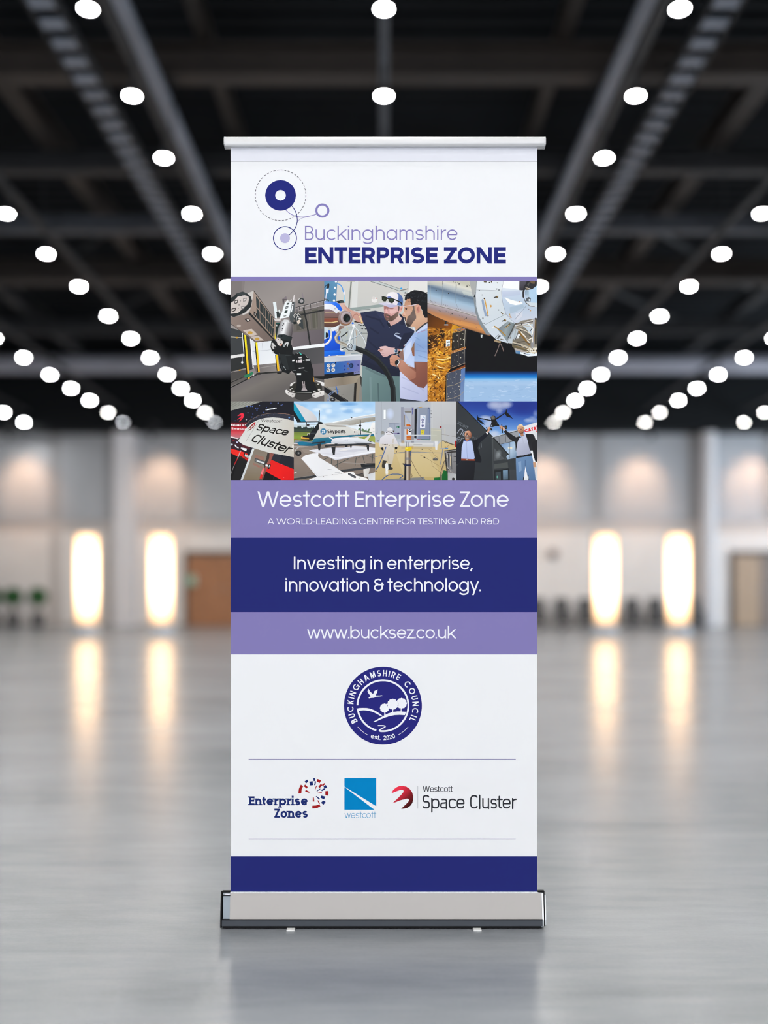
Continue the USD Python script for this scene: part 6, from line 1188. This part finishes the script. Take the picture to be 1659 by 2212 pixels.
# man on the left
P.fr(800, 860, 4.4838)
F('1c1f2c>14161f', '826 640 830 452 880 420 905 394 975 412 1032 400 1100 350 1136 306 1152 350 1062 432 1040 482 1078 600 1070 626 1010 622 960 602 880 602 850 642', 1, '850 430 1050 600'); F('c2cef0>aebbe4', '905 408 985 412 1012 582 1000 592 880 586 884 480', 1, '890 420 1000 580'); L('94a2d0', 4, '930 430 940 580'); L('3a4a9a', 7, '908 408 935 418 970 404'); F('8f3c20', '880 588 1012 592 1012 607 880 604'); E('c9b090', 935, 597, 8, 5); F('1d1f27>14151b', '836 660 880 606 1018 607 1010 700 996 850 836 850', 1, '850 620 980 780')
F('10121a', '1000 420 1040 400 1036 480 1076 600 1040 610 1015 520', .8)
P.fr(980, 870, 16.59)
F('d6a482', '1218 885 1296 860 1336 900 1292 1000 1236 1092 1176 1062 1212 960'); F('a8704e', '1290 900 1335 900 1290 1000 1260 980', .8); F('e6e6ee', '1150 1070 1180 1050 1240 1100 1215 1140'); L('111214', 20, '1170 884 1215 980 1262 1100'); F('151619', '1310 900 1376 930 1390 1000 1330 990')
F('b97a5a', '410 1260 540 1240 560 1330 470 1380 420 1330'); F('d8a080>c8886a>8e5a42', '392 1140 410 1060 470 1010 540 1000 600 1030 640 1120 640 1200 612 1260 540 1300 462 1296 402 1244', 1, '420 1080 630 1180'); F('e8b898', '430 1050 500 1020 540 1050 480 1090', .7); F('6a4434', '430 1090 480 1080 530 1100 480 1110', .7); L('4a3026', 14, '430 1088 520 1080'); F('6f5a50', '392 1190 470 1130 545 1180 612 1190 590 1270 540 1300 462 1296 402 1244', .8); F('2a1c18', '428 1170 480 1128 540 1170 520 1196 470 1160 440 1196'); F('f0dcd0', '452 1176 500 1160 500 1200 460 1204'); F('b86a5e', '470 1204 510 1200 500 1226 470 1226', .8); F('b9aaa0', '420 1240 520 1240 540 1290 460 1292', .7); E('8a523c', 628, 1190, 16, 34)
# man on the right, white building behind him
P.fr(1070, 870, 17.46)
F('e6e6ea>d9dade', '1078 884 1600 722 1600 1420 1500 1372 1460 1232 1300 1170 1118 1170 1096 990', 1, '1100 900 1550 1350'); L('a4a6aa', 14, '1080 884 1600 724')
FC = dict(C=6.9, X=5, A=7, D=-1, w=2.1, g=.35)
P.T('e2242e', 'CATA', FC, 1114, 1572, 1128, -14.5, -4); F('e2242e', '1530 1060 1600 1042 1600 1085 1540 1092'); L('e2242e', 34, '1560 870 1600 1000')
F('d8a684', '138 872 228 858 340 965 380 1020 300 1052 196 985'); F('8a5a40', '150 900 200 985 240 980 190 900', .6); F('c9cfe0', '300 1040 372 1006 396 1030 330 1076'); L('121315', 30, '240 832 262 980 272 1130')
F('1b1b1f>222226', '312 1090 392 1022 500 1122 640 1212 780 1302 900 1262 960 1290 832 1480 802 1800 766 1800 750 1482 640 1442 520 1352 400 1202', 1, '400 1100 820 1500'); F('1a1a1e>26262b', '1136 1172 1300 1178 1420 1190 1472 1242 1512 1372 1600 1420 1600 1800 1290 1800 1222 1440 1150 1262', 1, '1200 1250 1550 1600')
F('c2c6da>b0b4c8', '900 1332 980 1302 1130 1162 1202 1382 1300 1800 800 1800 830 1500', 1, '1000 1350 1100 1700'); L('8d92aa', 8, '1040 1300 1060 1750', .7); F('2a3040', '905 1290 1000 1300 1060 1200 1120 1160 1140 1240 1010 1270 960 1330', .6); F('b7c2de', '1056 1200 1132 1150 1142 1236 1090 1240')
F('b5805e', '928 1150 1062 1140 1062 1230 972 1284'); E('d2a07e', 966, 1000, 132, 165, along='880 900 1080 1120'); F('dca988>c48e6a>8a5a42', '836 900 900 850 1040 870 1100 960 1096 1060 1040 1150 940 1170 870 1110 838 1010', 1, '900 900 1020 1160'); F('6f4634', '880 1110 960 1142 1092 1080 1040 1162 930 1176', .85); F('d8c29a', '816 990 830 880 910 810 1010 822 1096 920 1112 1010 1080 960 1010 880 930 876 862 910 846 990'); F('efe0c0', '920 820 1000 830 1040 870 960 856', .8); L('4f342e', 15, '858 975 930 960 1000 950 1060 938'); F('5a4048', '940 990 1000 985 990 1020 950 1022', .8); L('a8604c', 10, '910 1060 980 1075 1040 1050'); F('e8c0a4', '880 1000 920 1000 910 1040 880 1040', .7); F('c9c4d4', '890 965 930 955 930 975 895 982', .6)
P.fr(800, 860, 4.4838)
F('b8bcd0>a4a8be', '1425 440 1520 440 1562 545 1420 562 1412 500', 1, '1440 450 1520 550'); L('15161a', 22, '1412 572 1480 566 1565 545', cap='flat'); F('6d8db4>52739c', '1408 582 1566 556 1594 700 1612 850 1545 850 1500 660 1482 850 1418 850', 1, '1440 590 1560 790'); L('3f5c84', 7, '1500 600 1500 700 1480 795', .8); F('9ab4d2', '1430 620 1460 610 1465 700 1440 720', .5); F('1e1e22', '1562 430 1640 400 1640 610 1600 620 1580 560'); F('c29472', '1575 622 1606 620 1608 665 1580 672'); F('d8d8da', '1588 672 1640 650 1640 850 1608 850 1596 740'); F('1d2023', '1480 770 1530 740 1545 850 1475 850', .9)
for r_ in (18, 27, 36): L('e6e8ea', 4, arc(1530, 795, r_, r_ * .9, 190, 275, 2, 8).ravel())
P.build('printed photo of two men holding up a dark drone')
